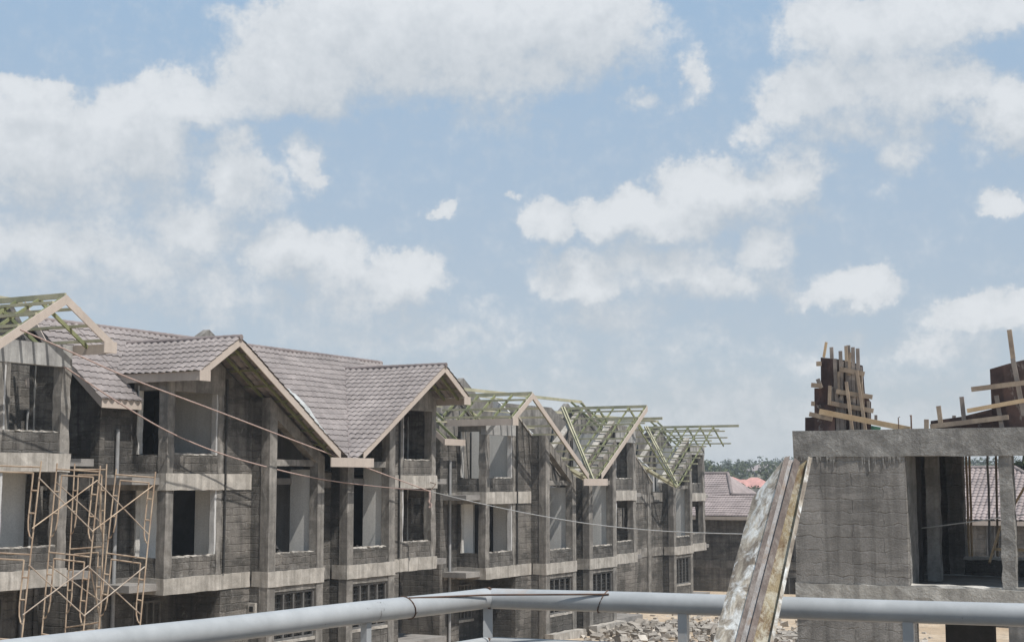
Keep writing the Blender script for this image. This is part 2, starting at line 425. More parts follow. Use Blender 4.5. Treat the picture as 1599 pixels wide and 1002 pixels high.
def townhouse(i, label, setback=0.0, drop=0.0, tiled=False, barge=True, left=True, right=True):
    base = ROW0 + DU * (18.6 * i) + DV * setback
    h = thing('unfinished_house', label, 'house', (base.x, base.y, drop), ROW_ROT, 'unfinished houses of the row')
    sides = [s for s, on in (('L', left), ('R', right)) if on]
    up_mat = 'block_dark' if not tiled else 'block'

    def window(m, u0, u1, w, z0, z1):
        a, b = sorted((m(u0), m(u1)))
        fr = part('window', 'frame', h)
        t = .06
        fr.box(a, b, w, w + .06, z1 - t, z1); fr.box(a, b, w, w + .06, z0, z0 + t)
        for k in range(5):
            x = a + (b - a - t) * k / 4; fr.box(x, x + t, w + .002, w + .058, z0 + t, z1 - t)
        fo = fr.done()
        part('pane', 'pane', fo).box(a + .02, b - .02, w + .12, w + .14, z0, z1).done()
        g = part('grille', 'steel', fo)
        for k in range(1, 9): zz = z0 + (z1 - z0) * k / 9; g.box(a + .03, b - .03, w + .066, w + .082, zz - .01, zz + .01)
        for k in range(13): xx = a + .06 + (b - a - .14) * k / 12; g.box(xx, xx + .014, w + .084, w + .098, z0 + .03, z1 - .03)
        g.done()
        part('window_sill', 'band', h).rough(a - .06, b + .06, w - .06, w + .2, z0 - .1, z0 - .004, .008).done()

    for s in sides:
        m = (lambda u: u) if s == 'L' else (lambda u: 11.7 - u)
        sl = lambda u, w: zg(u) - .20                     # wall top under the gable roof
        P = lambda n, mt: part(n, mt, h)
        plain = i == 2 and s == 'L'
        if plain:
            P('gable_wall', 'block').prism([(-1.5, 1.305, -1), (5.2, 1.305, -1), (5.2, 1.305, sl(5.2, 0)), (0, 1.305, sl(0, 0)), (-1.5, 1.305, sl(-1.5, 0))], (0, .2, 0)).done()
            P('coping', 'band').prism([(0, 1.27, sl(0, 0)), (5.2, 1.27, sl(5.2, 0)), (5.2, 1.27, sl(5.2, 0) + .09), (0, 1.27, sl(0, 0) + .09)], (0, .3, 0)).done()
            P('wall_band', 'conc').rough(-1.5, 5.2, 1.275, 1.32, 5.56, 6.0, .01).rough(-1.5, 5.2, 1.275, 1.32, 2.6, 3.06, .01).each()
            P('pier', 'conc').rough(4.3, 4.75, 1.22, 1.32, -1, 6.6, .012).done()
            P('side_wall', 'block_dark').box(-1.5, -1.3, 1.52, 2.6, -1, 8.6).done()
            P('inner_gable_wall', 'conc').prism([(-1.5, 3.5, 6.1), (5.3, 3.5, 6.1), (5.3, 3.5, sl(5.3, 0)), (0, 3.5, sl(0, 0) - .05), (-1.5, 3.5, sl(-1.5, 0))], (0, .18, 0)).done()
        # --- outer bay (cantilevered over the ground floor)
        if not plain:
            P('slab_band', 'band').rough(m(-1.59), m(.94), 1.26, 2.62, 2.6, 3.06, .012).done()
            P('slab_band', 'band').rough(m(-1.59), m(.94), 1.26, 2.62, 5.56, 6.04, .012).done()
            P('corner_column', 'conc').rough(m(-1.55), m(-1.24), 1.30, 1.62, 3.06, 5.56).rough(m(-1.55), m(-1.24), 1.30, 1.62, 6.04, 8.75).each()
            P('bay_column', 'conc').rough(m(.72), m(.94), 1.31, 1.56, 3.06, 5.56).rough(m(.72), m(.94), 1.31, 1.56, 6.04, 8.75).each()
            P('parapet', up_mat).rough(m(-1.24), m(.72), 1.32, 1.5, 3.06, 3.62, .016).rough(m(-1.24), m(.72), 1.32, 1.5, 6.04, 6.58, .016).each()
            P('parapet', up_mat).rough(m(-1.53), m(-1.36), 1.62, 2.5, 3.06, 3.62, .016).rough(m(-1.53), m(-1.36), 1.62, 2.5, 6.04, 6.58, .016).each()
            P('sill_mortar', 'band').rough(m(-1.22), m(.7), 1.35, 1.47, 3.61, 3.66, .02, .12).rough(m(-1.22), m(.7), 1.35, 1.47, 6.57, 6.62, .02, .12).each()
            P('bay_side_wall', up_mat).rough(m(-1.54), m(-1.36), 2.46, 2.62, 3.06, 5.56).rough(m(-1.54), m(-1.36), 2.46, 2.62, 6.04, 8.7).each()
            P('window_jamb', 'cope').rough(m(-1.545), m(-1.37), 2.40, 2.455, 3.62, 5.55, .015).rough(m(-1.545), m(-1.37), 2.40, 2.455, 6.6, 8.6, .015).each()
            P('window_jamb', 'plaster').rough(m(.64), m(.715), 1.33, 1.52, 3.65, 5.55, .012).rough(m(.64), m(.715), 1.33, 1.52, 6.6, 8.7, .012).each()
            # beam over the bay and gable wall above
            gb = P('bay_beam', 'conc' if tiled else 'plaster_old')
            gb.prism([(m(-1.56), 1.29, 8.42), (m(.96), 1.29, 8.42), (m(.96), 1.29, sl(.96, 0)), (m(0), 1.29, sl(0, 0)), (m(-1.56), 1.29, sl(-1.56, 0))] if tiled else
                     [(m(-1.56), 1.29, 8.32), (m(.96), 1.29, 8.32), (m(.96), 1.29, 8.9), (m(-1.56), 1.29, 8.9)], (0, .22, 0)).done()
            P('bay_beam', 'conc').box(m(-1.55), m(-1.3), 1.515, 2.6, 8.45, 8.83).done()
            # --- gable wall of blocks beside the bay
            P('gable_wall', 'block').prism([(m(.942), 1.305, -1), (m(2.5), 1.305, -1), (m(2.5), 1.305, sl(2.5, 0)), (m(.942), 1.305, sl(.942, 0))], (0, .2, 0)).done()
            P('wall_band', 'band').rough(m(.95), m(2.3), 1.275, 1.32, 2.6, 3.06, .008).rough(m(.95), m(2.3), 1.275, 1.32, 5.56, 6.04, .008).each()
            if not tiled:
                P('coping', 'band').prism([(m(.96), 1.27, sl(.96, 0)), (m(5.2), 1.27, sl(5.2, 0)), (m(5.2), 1.27, sl(5.2, 0) + .09), (m(.96), 1.27, sl(.96, 0) + .09)], (0, .3, 0)).done()
                P('gable_wall', 'conc').prism([(m(2.5), 1.31, 6.5), (m(5.2), 1.31, 6.2), (m(5.2), 1.31, sl(5.2, 0)), (m(2.5), 1.31, sl(2.5, 0))], (0, .18, 0)).done()
                # inner gable wall seen through the bare rafters
                P('inner_gable_wall', 'conc').prism([(m(-1.5), 3.5, 6.1), (m(5.3), 3.5, 6.1), (m(5.3), 3.5, sl(5.3, 0)), (m(0), 3.5, sl(0, 0) - .05), (m(-1.5), 3.5, sl(-1.5, 0))], (0, .18, 0)).done()
                P('coping', 'band').prism([(m(0), 3.44, sl(0, 0) - .05), (m(5.2), 3.44, sl(5.2, 0)), (m(5.2), 3.44, sl(5.2, 0) + .1), (m(0), 3.44, sl(0, 0) + .05)], (0, .3, 0)).done()
            # --- tall stair bay
            for (a, b) in ((2.31, 2.68), (4.83, 5.19)):
                P('stair_column', 'conc').prism([(m(a), .6, -1), (m(b), .6, -1), (m(b), .6, zg(b) - .2), (m(a), .6, zg(a) - .2)], (0, .32, 0)).done()
            P('stair_side_wall', 'block_dark').prism([(m(2.33), .92, -1), (m(2.52), .92, -1), (m(2.52), .92, zg(2.52) - .2), (m(2.33), .92, zg(2.33) - .2)], (0, .39, 0)).done()
            P('stair_side_wall', 'block_dark').prism([(m(5.0), .92, -1), (m(5.17), .92, -1), (m(5.17), .92, zg(5.17) - .2), (m(5.0), .92, zg(5.0) - .2)], (0, .39, 0)).done()
            P('inner_wall', 'bright').box(m(4.9), m(4.995), .93, 1.75, 3.06, 6.2).done()
            P('sloped_beam', 'conc').prism([(m(2.68), .62, zg(2.68) - .62), (m(4.83), .62, zg(4.83) - .62), (m(4.83), .62, zg(4.83) - .2), (m(2.68), .62, zg(2.68) - .2)], (0, .28, 0)).done()
            P('tie_beam', 'conc').rough(m(2.68), m(4.83), .75, .9, 6.3, 6.5, .01).done()
            P('slab_band', 'band').rough(m(2.29), m(5.21), .57, 1.2, 2.6, 3.06, .01).done()
            P('parapet', up_mat).rough(m(2.68), m(4.83), .63, .82, 3.06, 3.58, .02).done()
            P('sill_mortar', 'band').rough(m(2.7), m(4.8), .66, .8, 3.57, 3.62, .025, .12).done()
            P('ground_wall', 'block').rough(m(2.68), m(4.83), .64, .84, -1, .92, .008).done()
            P('lintel', 'conc').rough(m(2.66), m(4.85), .63, .9, 2.42, 2.6, .008).done()
            window(m, 2.7, 4.81, .68, .93, 2.4)
            P('plinth', 'band').rough(m(2.2), m(5.3), .2, .6, -1, .18, .02).done()
            # --- ground floor under the bay
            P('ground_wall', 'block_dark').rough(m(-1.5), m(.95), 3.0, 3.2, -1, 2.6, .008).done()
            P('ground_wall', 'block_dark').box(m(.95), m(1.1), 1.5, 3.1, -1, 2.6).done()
            window(m, -1.0, .2, 2.93, .9, 2.3)
        # --- end wing
        wx = 0 if s == 'L' else 1.05; ew = 2.12 + wx; ez = zm(2.12); ws_ = (ZMR - ez) / (WR - ew); zw = lambda w: ez + ws_ * (w - ew)
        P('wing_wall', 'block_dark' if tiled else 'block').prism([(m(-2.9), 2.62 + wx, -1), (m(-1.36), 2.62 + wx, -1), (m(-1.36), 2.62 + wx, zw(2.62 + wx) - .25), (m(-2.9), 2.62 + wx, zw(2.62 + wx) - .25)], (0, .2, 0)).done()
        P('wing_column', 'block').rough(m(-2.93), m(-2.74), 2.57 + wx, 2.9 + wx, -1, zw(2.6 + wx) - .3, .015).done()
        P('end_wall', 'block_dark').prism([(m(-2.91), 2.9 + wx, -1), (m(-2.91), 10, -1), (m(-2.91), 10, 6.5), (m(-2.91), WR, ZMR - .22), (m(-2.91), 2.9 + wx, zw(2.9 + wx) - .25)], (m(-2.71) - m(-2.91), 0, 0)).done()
        P('wall_band', 'conc').rough(m(-2.94), m(-2.9), 2.9 + wx, 6, 5.56, 6.0, .008).rough(m(-2.6), m(-1.6), 2.58 + wx, 2.64 + wx, 5.56, 6.0, .008).rough(m(-2.6), m(-1.6), 2.58 + wx, 2.64 + wx, 2.6, 3.06, .008).each()
        P('downpipe', 'pvc').tube([(m(-2.25), 2.53 + wx, -.5), (m(-2.25), 2.53 + wx, 7.3)], .06, 8).done()
        P('downpipe', 'steel').tube([(m(1.02), 1.25, 3.1), (m(1.02), 1.25, 8.9)], .035, 6).done()
        if s == 'R':
            P('bay_side_wall', 'block').box(m(-1.52), m(-1.38), 1.62, 2.46, 6.58, 8.6).done()
            P('bay_side_wall', 'block').rough(m(-1.52), m(-1.38), 1.62, 2.46, 3.62, 4.25, .02).rough(m(-1.52), m(-1.38), 1.62, 2.46, 5.2, 5.56, .02).rough(m(-1.52), m(-1.38), 1.62, 1.86, 4.25, 5.2, .02).rough(m(-1.52), m(-1.38), 2.28, 2.46, 4.25, 5.2, .02).each()
            P('room_wall', 'bright').box(m(4.8), m(3.45), 1.95, 2.05, 3.06, 6.0).done()
            P('inner_wall', 'bright').box(m(2.53), m(2.6), .93, 1.75, 3.06, 6.3).done()
        P('room_wall', 'bright').box(m(-1.34), m(-.25), 2.62, 2.75, 3.07, 5.55).done()
        if s == 'L' and tiled:
            mbx = P('meter_box', 'band').box(2.20, 2.31, .98, 1.26, 1.75, 2.12).done()
            part('meter_glass', 'pane', mbx).box(2.185, 2.198, 1.05, 1.19, 1.86, 2.02).done()
        # --- inner rooms
        P('partition', 'bright').box(m(.95), m(1.05), 1.56, 3.4, 6.05, 8.7).box(m(.95), m(1.05), 1.56, 2.35, 3.06, 5.6).box(m(.95), m(1.05), 3.3, 5.2, 3.06, 5.6).each()
        P('room_wall', 'inside').box(m(-2.7), m(.94), 5.2, 5.35, 3.06, 8.5).box(m(1.06), m(5.84), 4.2, 4.35, 0, 6.05).box(m(1.06), m(1.2), 3.45, 4.2, 3.06, 8.4).each()
        if tiled:
            P('room_wall', 'inside').prism([(m(1.06), 3.6, 6.06), (m(5.7), 3.6, 6.06), (m(5.7), 3.6, zg(5.7) - .25), (m(1.06), 3.6, zg(1.06) - .25)], (0, .15, 0)).done()
            P('ceiling_board', 'inside').box(m(-1.3), m(1.6), 1.6, 5.2, 8.71, 8.75).done()
        if s == 'R' and tiled:
            P('rope_hook', 'rebar').tube([(12.85, 1.35, 5.80), (12.6, .9, 5.72), (11.22, .30, 5.47)], .014, 6).done()
        # rear
        P('rear_wall', 'block').box(m(-2.7), m(5.85), 9.8, 10, -1, 6.5).done()
        if s == 'R': P('rear_gable', 'conc').prism([(3.9, 8.0, 9.0), (12.3, 8.0, 9.0), (8.1, 8.0, 11.4)], (0, .3, 0)).done()

        # --- boards
        if barge:
            short = not (i == 1 and s == 'R')
            if short: P('barge_board', 'barge').prism([(m(0), -.03, ZR), (m(-UE), -.03, zg(UE)), (m(-UE), -.03, zg(UE) - .24), (m(0), -.03, ZR - .25)], (0, .035, 0)).done()
            P('barge_board', 'barge').prism([(m(0), -.03, ZR), (m(5.2), -.03, zg(5.2)), (m(5.2), -.03, zg(5.2) - .25), (m(0), -.03, ZR - .25)], (0, .035, 0)).done()
            if short: P('fascia_board', 'barge').box(m(-UE - .03), m(-UE), -.03, wi(UE), zg(UE) - .27, zg(UE) - .01).done()
            if short: P('barge_end_box', 'barge').box(m(-UE - .04), m(-UE + .42), -.065, -.032, zg(UE) - .28, zg(UE) + .02).done()
            P('verge_board', 'barge').prism([(m(-3.33), ew + .04, ez + .03), (m(-3.33), WR, ZMR), (m(-3.33), WR, ZMR - .25), (m(-3.33), ew + .04, ez - .22)], (m(-3.30) - m(-3.33), 0, 0)).done()
            P('eave_board', 'barge').box(m(-3.34), m(-UE), ew, ew + .035, ez - .23, ez + .02).done()
        # --- roof timbers
        mt = 'green' if not tiled else 'greend'
        ws = [.12, .95, 1.75, 2.55, 3.4, 4.1] if not tiled else [.45, 1.05]
        for w in ws:
            if not tiled and s == 'R' and w in (.12, 1.75, 3.4) and i != 2: pass
            elif w < wi(UE):
                P('rafter', 'greend').bar((m(0), w, ZR - .07), (m(-UE), w, zg(UE) - .07), .05, .10, (0, 0, 1)).done()
            else:
                ue = (zg(0) - zm(w)) / GS
                if ue > .15: P('rafter', 'greend').bar((m(0), w, ZR - .07), (m(-ue), w, zm(w) - .07), .05, .10).done()
            ue = min(5.75, (ZR - zm(w)) / GS)
            if ue > .15 and (tiled or s == 'R' or w in (.12, 3.4)): P('rafter', 'greend').bar((m(0), w, ZR - .07), (m(ue), w, zg(ue) - .07), .045, .08).done()
        P('ridge_beam', mt).bar((m(0), .02 if barge else -1.5, ZR - .02), (m(0), wi(0) + .1, ZR - .02), .06, .14).done()
        us = [-1.65, -1.1, -.5, .4, .95, 1.5, 2.05, 2.6, 3.15, 3.7, 4.25, 4.8, 5.3] if not tiled else [-1.2, -.5, .6, 1.3, 2.0, 2.7, 3.4, 4.1, 4.8]
        pz = .01 if not tiled else -.055
        for u in us:
            e = wi(u) if not tiled else min(1.4, wi(u))
            if not tiled and i == 1 and s == 'R' and u in (-1.65, -.5): continue
            if e > .2: P('purlin', mt).bar((m(u), .02 if barge else -.35 * random.random() - .1, zg(u) + pz), (m(u), e, zg(u) + pz + (.015 if not tiled else 0)), .075 if not tiled else .055, .075 if not tiled else .055).done()
        if not tiled:
            # main slope timbers and the valley pair
            for u in (() if i < 0 else (-3.1, -2.3, -1.7) if s == 'L' else (-3.1, -2.0)):
                w0 = 2.2 if u < -UE else max(wi(u), .1)
                P('rafter', 'greend').bar((m(u), w0, zm(w0) - .08), (m(u), WR, ZMR - .08), .05, .10).done()
            for k in range(6 if i >= 0 and s == 'L' else 0):
                w = .6 + .8 * k; lo = (ZR - zm(w)) / GS
                if w > 2.2: P('purlin', mt).bar((m(-3.25), w, zm(w)), (m(max(lo, -3) if lo > .1 else 5.8), w, zm(w)), .05, .05).done() if lo <= .1 else P('purlin', mt).bar((m(-3.25), w, zm(w)), (m(-min(lo, UE)), w, zm(w)), .05, .05).done()
                if lo > .1: P('purlin', mt).bar((m(lo), w, zm(w)), (m(5.85), w, zm(w)), .05, .05).done()
            for d in (0, .16):
                P('valley_rafter', mt).bar((m(5.8 - d), .05 + d, zg(5.8) + .03), (m(0 - d * .2), wi(0) + d, ZR + .03), .06, .13).done()
            P('ridge_beam', mt).bar((m(-3.2), WR, ZMR - .03), (m(5.85), WR, ZMR - .03), .06, .14).done()
        else:
            # tiles
            L = math.hypot(1, GS)
            sg = 1 if s == 'L' else -1
            wall_n = Vector((wi(UE) - wi(0), -(-UE), 0))   # normal of the line (0,wi0)->(-UE,wiE)
            def tp(O, ex, ed, width, length, clips=()):
                cl = [((m(c[0]), c[1]), (n[0] * sg, n[1])) for c, n in clips]
                tile_patch('roof_tiles', 'tile', h, (m(O[0]), O[1], O[2]), (ex[0] * sg, ex[1], ex[2]), (ed[0] * sg, ed[1], ed[2]), width, length, cl)
            k1 = GS / MS
            tp((0, -.06, ZR), (0, 1, 0), (-1, 0, -GS), 4.6, UE * L + .05, [((0, wi(0)), (-k1 * -1 * -1, 1))] if False else [((0, wi(0)), (-k1, 1))])
            tp((0, -.06, ZR), (0, 1, 0), (1, 0, -GS), 4.6, 5.85 * L, [((0, wi(0)), (k1, 1))])
            LM = math.hypot(1, MS)
            tp((-3.36, WR, ZMR), (1, 0, 0), (0, -1, -ws_), 3.36 - UE, (WR - ew) * math.hypot(1, ws_))
            tp((-UE, WR, ZMR), (1, 0, 0), (0, -1, -MS), UE, 2.2 * LM, [((0, wi(0)), (k1, -1))])
            tp((0, WR, ZMR), (1, 0, 0), (0, -1, -MS), 5.85, (WR - .06) * LM, [((0, wi(0)), (-k1, -1))])
            part('rear_roof_slope', 'tile', h).prism([(m(-3.36), WR, ZMR), (m(5.85), WR, ZMR), (m(5.85), 10.4, ZMR - 4.5), (m(-3.36), 10.4, ZMR - 4.5)], (0, 0, -.06)).done()
            rc = part('ridge_cap', 'ridge', h)
            y = -.08
            while y < wi(0) - .1:
                rc.tube([(m(0), y, ZR + .015), (m(0), min(y + .36, wi(0)), ZR + .022)], .085, 8); y += .34
            x = -3.36
            rc2 = part('ridge_cap', 'ridge', h)
            while x < 5.8:
                rc2.tube([(m(x), WR, ZMR + .015), (m(x + .36), WR, ZMR + .022)], .085, 8); x += .34
            rc.done(); rc2.done()
            part('valley_flashing', 'ridge', h).bar((m(5.8), .05, zg(5.8) + .035), (m(0), wi(0), ZR + .035), .14, .02, (0, -.6, 1)).done()
            part('valley_flashing', 'ridge', h).bar((m(-UE), wi(UE), zg(UE) + .035), (m(0), wi(0), ZR + .035), .14, .02, (0, -.6, 1)).done()
    # --- middle
    if not tiled:
        sp_ = part('spine_wall', 'conc', h); lo_ = 6.0 if left else 8.0
        sp_.prism([(-2.6 if left else 6.2, WR + .1, 6.0), (14.3, WR + .1, 6.0), (14.3, WR + .1, 9.0), (11.7, WR + .1, ZMR - .45), (0 if left else 8.0, WR + .1, ZMR - .45), (-2.6 if left else 6.2, WR + .1, 8.9)], (0, .2, 0)).done()
    if left and right and barge:
        part('gutter_board', 'barge', h).box(4.62, 7.05, -.07, -.032, 6.28, 6.58).done()
    part('recess_wall', 'block', h).rough(5.15, 6.55, 1.3, 1.5, -1, 6.15, .01).done()
    part('recess_wall', 'conc', h).rough(5.2, 6.5, 1.26, 1.31, 2.6, 3.06, .008).rough(5.2, 6.5, 1.26, 1.31, 5.6, 6.1, .008).each()
    part('party_wall', 'plaster', h).prism([(5.78, 1.5, -1), (5.78, 9.8, -1), (5.78, 9.8, 6.5), (5.78, WR, ZMR - .3), (5.78, 1.5, zm(1.5) - .3)], (.14, 0, 0)).done()
    for z in (2.72, 5.72):
        part('floor_slab', 'slab', h).box(-2.7, 2.3, 1.52, 9.8, z, z + .2).box(9.4, 14.4, 1.52, 9.8, z, z + .2).box(2.3, 9.4, 1.7, 9.8, z - .001, z + .199).each()
    part('ground_slab', 'slab', h).box(-2.7, 14.4, 1.5, 9.8, -.2, .02).done()
    if tiled:
        fs = part('flashing_sheet', 'white', h); vs_ = []; N_ = 14
        for k in range(N_ + 1):
            u_ = 2.55 + 2.1 * k / N_; lift = .30 + .26 * math.sin(math.pi * min(1, k / N_ * 1.05)) ** .8 * (.5 + .5 * k / N_) + random.uniform(-.03, .03)
            for q_ in range(4):
                vs_.append((u_, .04 + .26 * q_ / 3, zg(u_) + .03 + lift * (q_ / 3) ** .8 + .012 * math.sin(k * 1.9 + q_)))
        fs.add(vs_, [(k * 4 + q_, k * 4 + q_ + 1, k * 4 + q_ + 5, k * 4 + q_ + 4) for k in range(N_) for q_ in range(3)], True)
        fs.done()
    return h


townhouse(-1, 'grey unfinished house with bare timber gable at the end of the row behind the scaffold', drop=.5, left=False)
townhouse(0, 'grey unfinished twin house with finished pinkish brown tiled gables', tiled=True)
townhouse(1, 'grey unfinished twin house with bare green rafters edged by pale barge boards', drop=-.64)
townhouse(2, 'smallest grey unfinished twin house, set back, bare rafters without any barge boards', setback=3.6, drop=-.9, barge=False)

def heap(u0, u1, w, z0, hgt, lb, n=26):
    mb = MB()
    for _ in range(n):
        q = random.random(); r = random.uniform(.06, .14)
        c_ = Vector((u0 + (u1 - u0) * q, w + random.uniform(-.14, .14), z0 + hgt * (1 - abs(q - .4) * 1.3) * random.random()))
        ico = [(0, 0, 1), (.9, 0, .3), (.28, .86, .3), (-.73, .53, .3), (-.73, -.53, .3), (.28, -.86, .3), (.3, .2, -.8)]
        vs = [c_ + Vector(p_) * r * random.uniform(.7, 1.3) for p_ in ico]
        mb.add(vs, [(0, 1, 2), (0, 2, 3), (0, 3, 4), (0, 4, 5), (0, 5, 1), (6, 2, 1), (6, 3, 2), (6, 4, 3), (6, 5, 4), (6, 1, 5)])
    o = mb.build('rubbish_heap', M['steel']); o.location = (ROW0.x, ROW0.y, 0); o.rotation_euler = (0, 0, ROW_ROT)
    tag(o, lb, 'rubbish heap', 'rubbish heaps in the stair openings')


heap(2.75, 3.9, 1.2, 3.1, .95, 'tall black rubbish heap in the stair opening nearer the scaffold')
heap(6.95, 8.3, 1.2, 3.1, .70, 'low black rubbish heap in the stair opening right of the gutter board')

# ------------------------------------------------------------------ ground
def sstep(a, b, x):
    t = max(0, min(1, (x - a) / (b - a))); return t * t * (3 - 2 * t)


def ground_z(x, y):
    u = (Vector((x, y, 0)) - ROW0).dot(DU)
    r = math.hypot(x, y)
    z = -.0333 * max(0, min(34, u)) + .027 * max(0, min(18, -u))
    if y > 0:
        z += 5.0 * sstep(115, 300, r) + 5.5 * sstep(300, 620, r) - 6 * sstep(800, 1600, r)
    return z - .04


def axis(lim, near, step):
    v = [0.0]; s = step
    while v[-1] < lim:
        if v[-1] > near: s *= 1.35
        v.append(v[-1] + s)
    return [-a for a in v[:0:-1]] + v


ax = axis(6000, 110, 3.0)
g = MB(); nA = len(ax)
g.add([(x, y, ground_z(x, y) + (random.uniform(-.05, .05) if abs(x) < 120 and abs(y) < 130 else 0)) for y in ax for x in ax],
      [(j * nA + i, j * nA + i + 1, (j + 1) * nA + i + 1, (j + 1) * nA + i) for j in range(nA - 1) for i in range(nA - 1)], True)
tag(g.build('ground', M['soil']), kind='structure')


def rocks(name, mat, n, cx, cy, rx, ry, smin, smax, heap):
    mb = MB()
    for _ in range(n):
        a = random.random() * 6.28; q = math.sqrt(random.random())
        x = cx + rx * q * math.cos(a); y = cy + ry * q * math.sin(a)
        s = random.uniform(smin, smax) * (1 if random.random() < .85 else 1.7)
        z = ground_z(x, y) + heap * (1 - q) + s * .15
        pts = [Vector((random.choice((-1, 1)) * random.uniform(.45, 1), random.choice((-1, 1)) * random.uniform(.45, 1), 0)) for _ in range(4)]
        rot = Matrix.Rotation(random.random() * 6.28, 3, 'Z') @ Matrix.Rotation(random.uniform(-.6, .6), 3, 'X')
        vs = []
        for (dx, dy, dz) in ((-1, -1, -1), (1, -1, -1), (1, 1, -1), (-1, 1, -1), (-1, -1, 1), (1, -1, 1), (1, 1, 1), (-1, 1, 1)):
            v = Vector((dx * random.uniform(.5, 1), dy * random.uniform(.5, 1), dz * random.uniform(.3, .6))) * s
            vs.append(rot @ v + Vector((x, y, z)))
        mb.add(vs, [(0, 3, 2, 1), (4, 5, 6, 7), (0, 1, 5, 4), (1, 2, 6, 5), (2, 3, 7, 6), (3, 0, 4, 7)])
    return mb.build(name, M[mat])


p = at(1030, 985, 62)
tag(rocks('rubble', 'rubble', 620, p.x + 1.6, p.y + 4, 5.5, 8, .05, .2, .45), 'grey heap of broken stone in front of the last bare-raftered houses', 'rubble', kind='stuff')
tag(rocks('stone_debris', 'rubble2', 600, p.x + 4, p.y + 6, 9, 12, .05, .16, .15), 'pale scattered stone chips on the sandy ground past the heap', 'debris', kind='stuff')

# ------------------------------------------------------------------ the near unfinished building on the right
NB_ROT = R(-28.5)
NB0 = Vector((6.9, 36.0, 0))
NA = Vector((math.cos(NB_ROT), math.sin(NB_ROT), 0)); NBD = Vector((-math.sin(NB_ROT), math.cos(NB_ROT), 0))


def nb(x, y, b):
    """where the sight line of a photo position meets the plane b metres behind the near building's face: local (a, b, z)"""
    d = ray(x, y); o = Vector((0, 0, CAM_Z)); k = ((NB0 + NBD * b - o).dot(NBD)) / d.dot(NBD)
    q = o + d * k - NB0
    return Vector((q.dot(NA), q.dot(NBD), q.z))


H0 = CAM_Z
nbd = thing('concrete_building', 'large grey concrete frame building under construction with wooden formwork on its roof', 'building', (NB0.x, NB0.y, 0), NB_ROT)
zf, zb, zt = H0 - 2.42, H0 + .60, H0 + 1.24
PN = lambda n, mt: part(n, mt, nbd)
PN('roof_beam', 'conc_near').rough(-.012, 9.6, -.03, .3, zb, zt, .012, .3).done()
PN('roof_slab', 'slab').box(0, 9.6, .3, 7.5, zt - .22, zt - .02).done()
PN('block_wall', 'block_near').rough(0, 2.70, 0, .2, zf, zb, .006, .4).done()
PN('block_wall', 'block_near').box(0, .2, .2, 7.4, zf, zb).done()
dr = PN('mortar_drip', 'conc_near')
for _ in range(46):
    a_ = random.uniform(.05, 2.65); l_ = random.uniform(.06, .38) * random.random() + .03; w_ = random.uniform(.012, .035)
    dr.prism([(a_ - w_, -.022, zb + .02), (a_ + w_, -.022, zb + .02), (a_ + w_ * .3, -.018, zb - l_), (a_ - w_ * .3, -.018, zb - l_)], (0, .03, 0))
dr.each()
PN('block_wall', 'block_near').rough(0, 2.86, 0, .2, -1, zf - .5, .006, .4).done()
PN('floor_band', 'band_near').rough(-.015, 9.6, -.05, .3, zf - .5, zf - .01, .018, .25).done()
PN('floor_slab', 'slab').box(0, 9.6, .3, 7.5, zf - .22, zf - .03).done()
PN('sill_mortar', 'cope').rough(2.72, 9.5, .02, .26, zf - .02, zf + .03, .025, .15).done()
PN('front_column', 'conc_near').rough(4.82, 5.12, .02, .3, zf, zb, .015, .25).done()
PN('front_column', 'conc_near').rough(8.0, 8.35, .02, .3, zf, zb, .015, .25).done()
PN('window_jamb', 'conc_near').rough(2.46, 2.71, .2, 1.05, zf, zb, .012, .3).done()
PN('room_wall', 'inside').box(.2, 2.6, 1.9, 2.05, zf, zb).done()
PN('inner_column', 'conc_near').rough(2.70, 3.0, 2.0, 2.3, zf, zb + .3, .015, .3).done()
PN('room_wall', 'block_dark').box(.2, 2.62, 4.9, 5.1, zf, zt - .22).done()
PN('inner_column', 'block_near').rough(2.62, 3.03, 4.8, 5.15, zf, zt - .22, .02, .25).done()
PN('low_wall', 'block_dark').rough(3.03, 4.75, 4.8, 5.0, zf, zf + .42, .015, .2).done()
PN('sill_mortar', 'cope').rough(3.0, 4.8, 4.75, 5.05, zf + .41, zf + .48, .02, .15).done()
PN('rear_beam', 'conc_near').rough(3.03, 9.6, 4.85, 5.1, zb + .25, zt - .22, .01, .3).done()
PN('rear_column', 'conc_near').rough(7.6, 7.95, 4.8, 5.1, zf, zb + .3, .015, .3).done()
PN('lintel_timber', 'board').box(3.05, 4.55, 4.7, 4.84, zb + .14, zb + .26).done()
# ground storey
PN('room_wall', 'inside').box(2.86, 4.05, 3.0, 3.2, -1, zf - .22).done()
PN('inner_column', 'conc_near').box(4.9, 5.6, .1, .5, -1, zf - .5).done()
PN('room_wall', 'inside').box(5.6, 9.5, 3.0, 3.2, -1, zf - .22).done()
PN('block_wall', 'block_near').box(9.3, 9.5, .3, 7.4, -1, zb).done()


def nboard(mb, x0, y0, x1, y1, wpx, b, th=.04):
    """a board in a plane parallel to the building's face, b metres behind it"""
    p0 = nb(x0, y0, b); p1 = nb(x1, y1, b); mb.bar(p0, p1, th, wpx * p0.y * 0 + wpx / 62.0, (p1 - p0).cross(Vector((0, 1, 0))))
    return mb


def npoly(mb, pts, b, th):
    return mb.prism([nb(x, y, b) for x, y in pts], (0, th, 0))


def c6(x, y): return (1240 + x * .1996, 520 + y * .1996)
def c7(x, y): return (1400 + x * .2395, 500 + y * .2395)


fw = thing('column_formwork', 'tall ragged timber formwork with upright battens on the roof of the concrete building', 'formwork', (NB0.x, NB0.y, 0), NB_ROT, 'roof formwork')


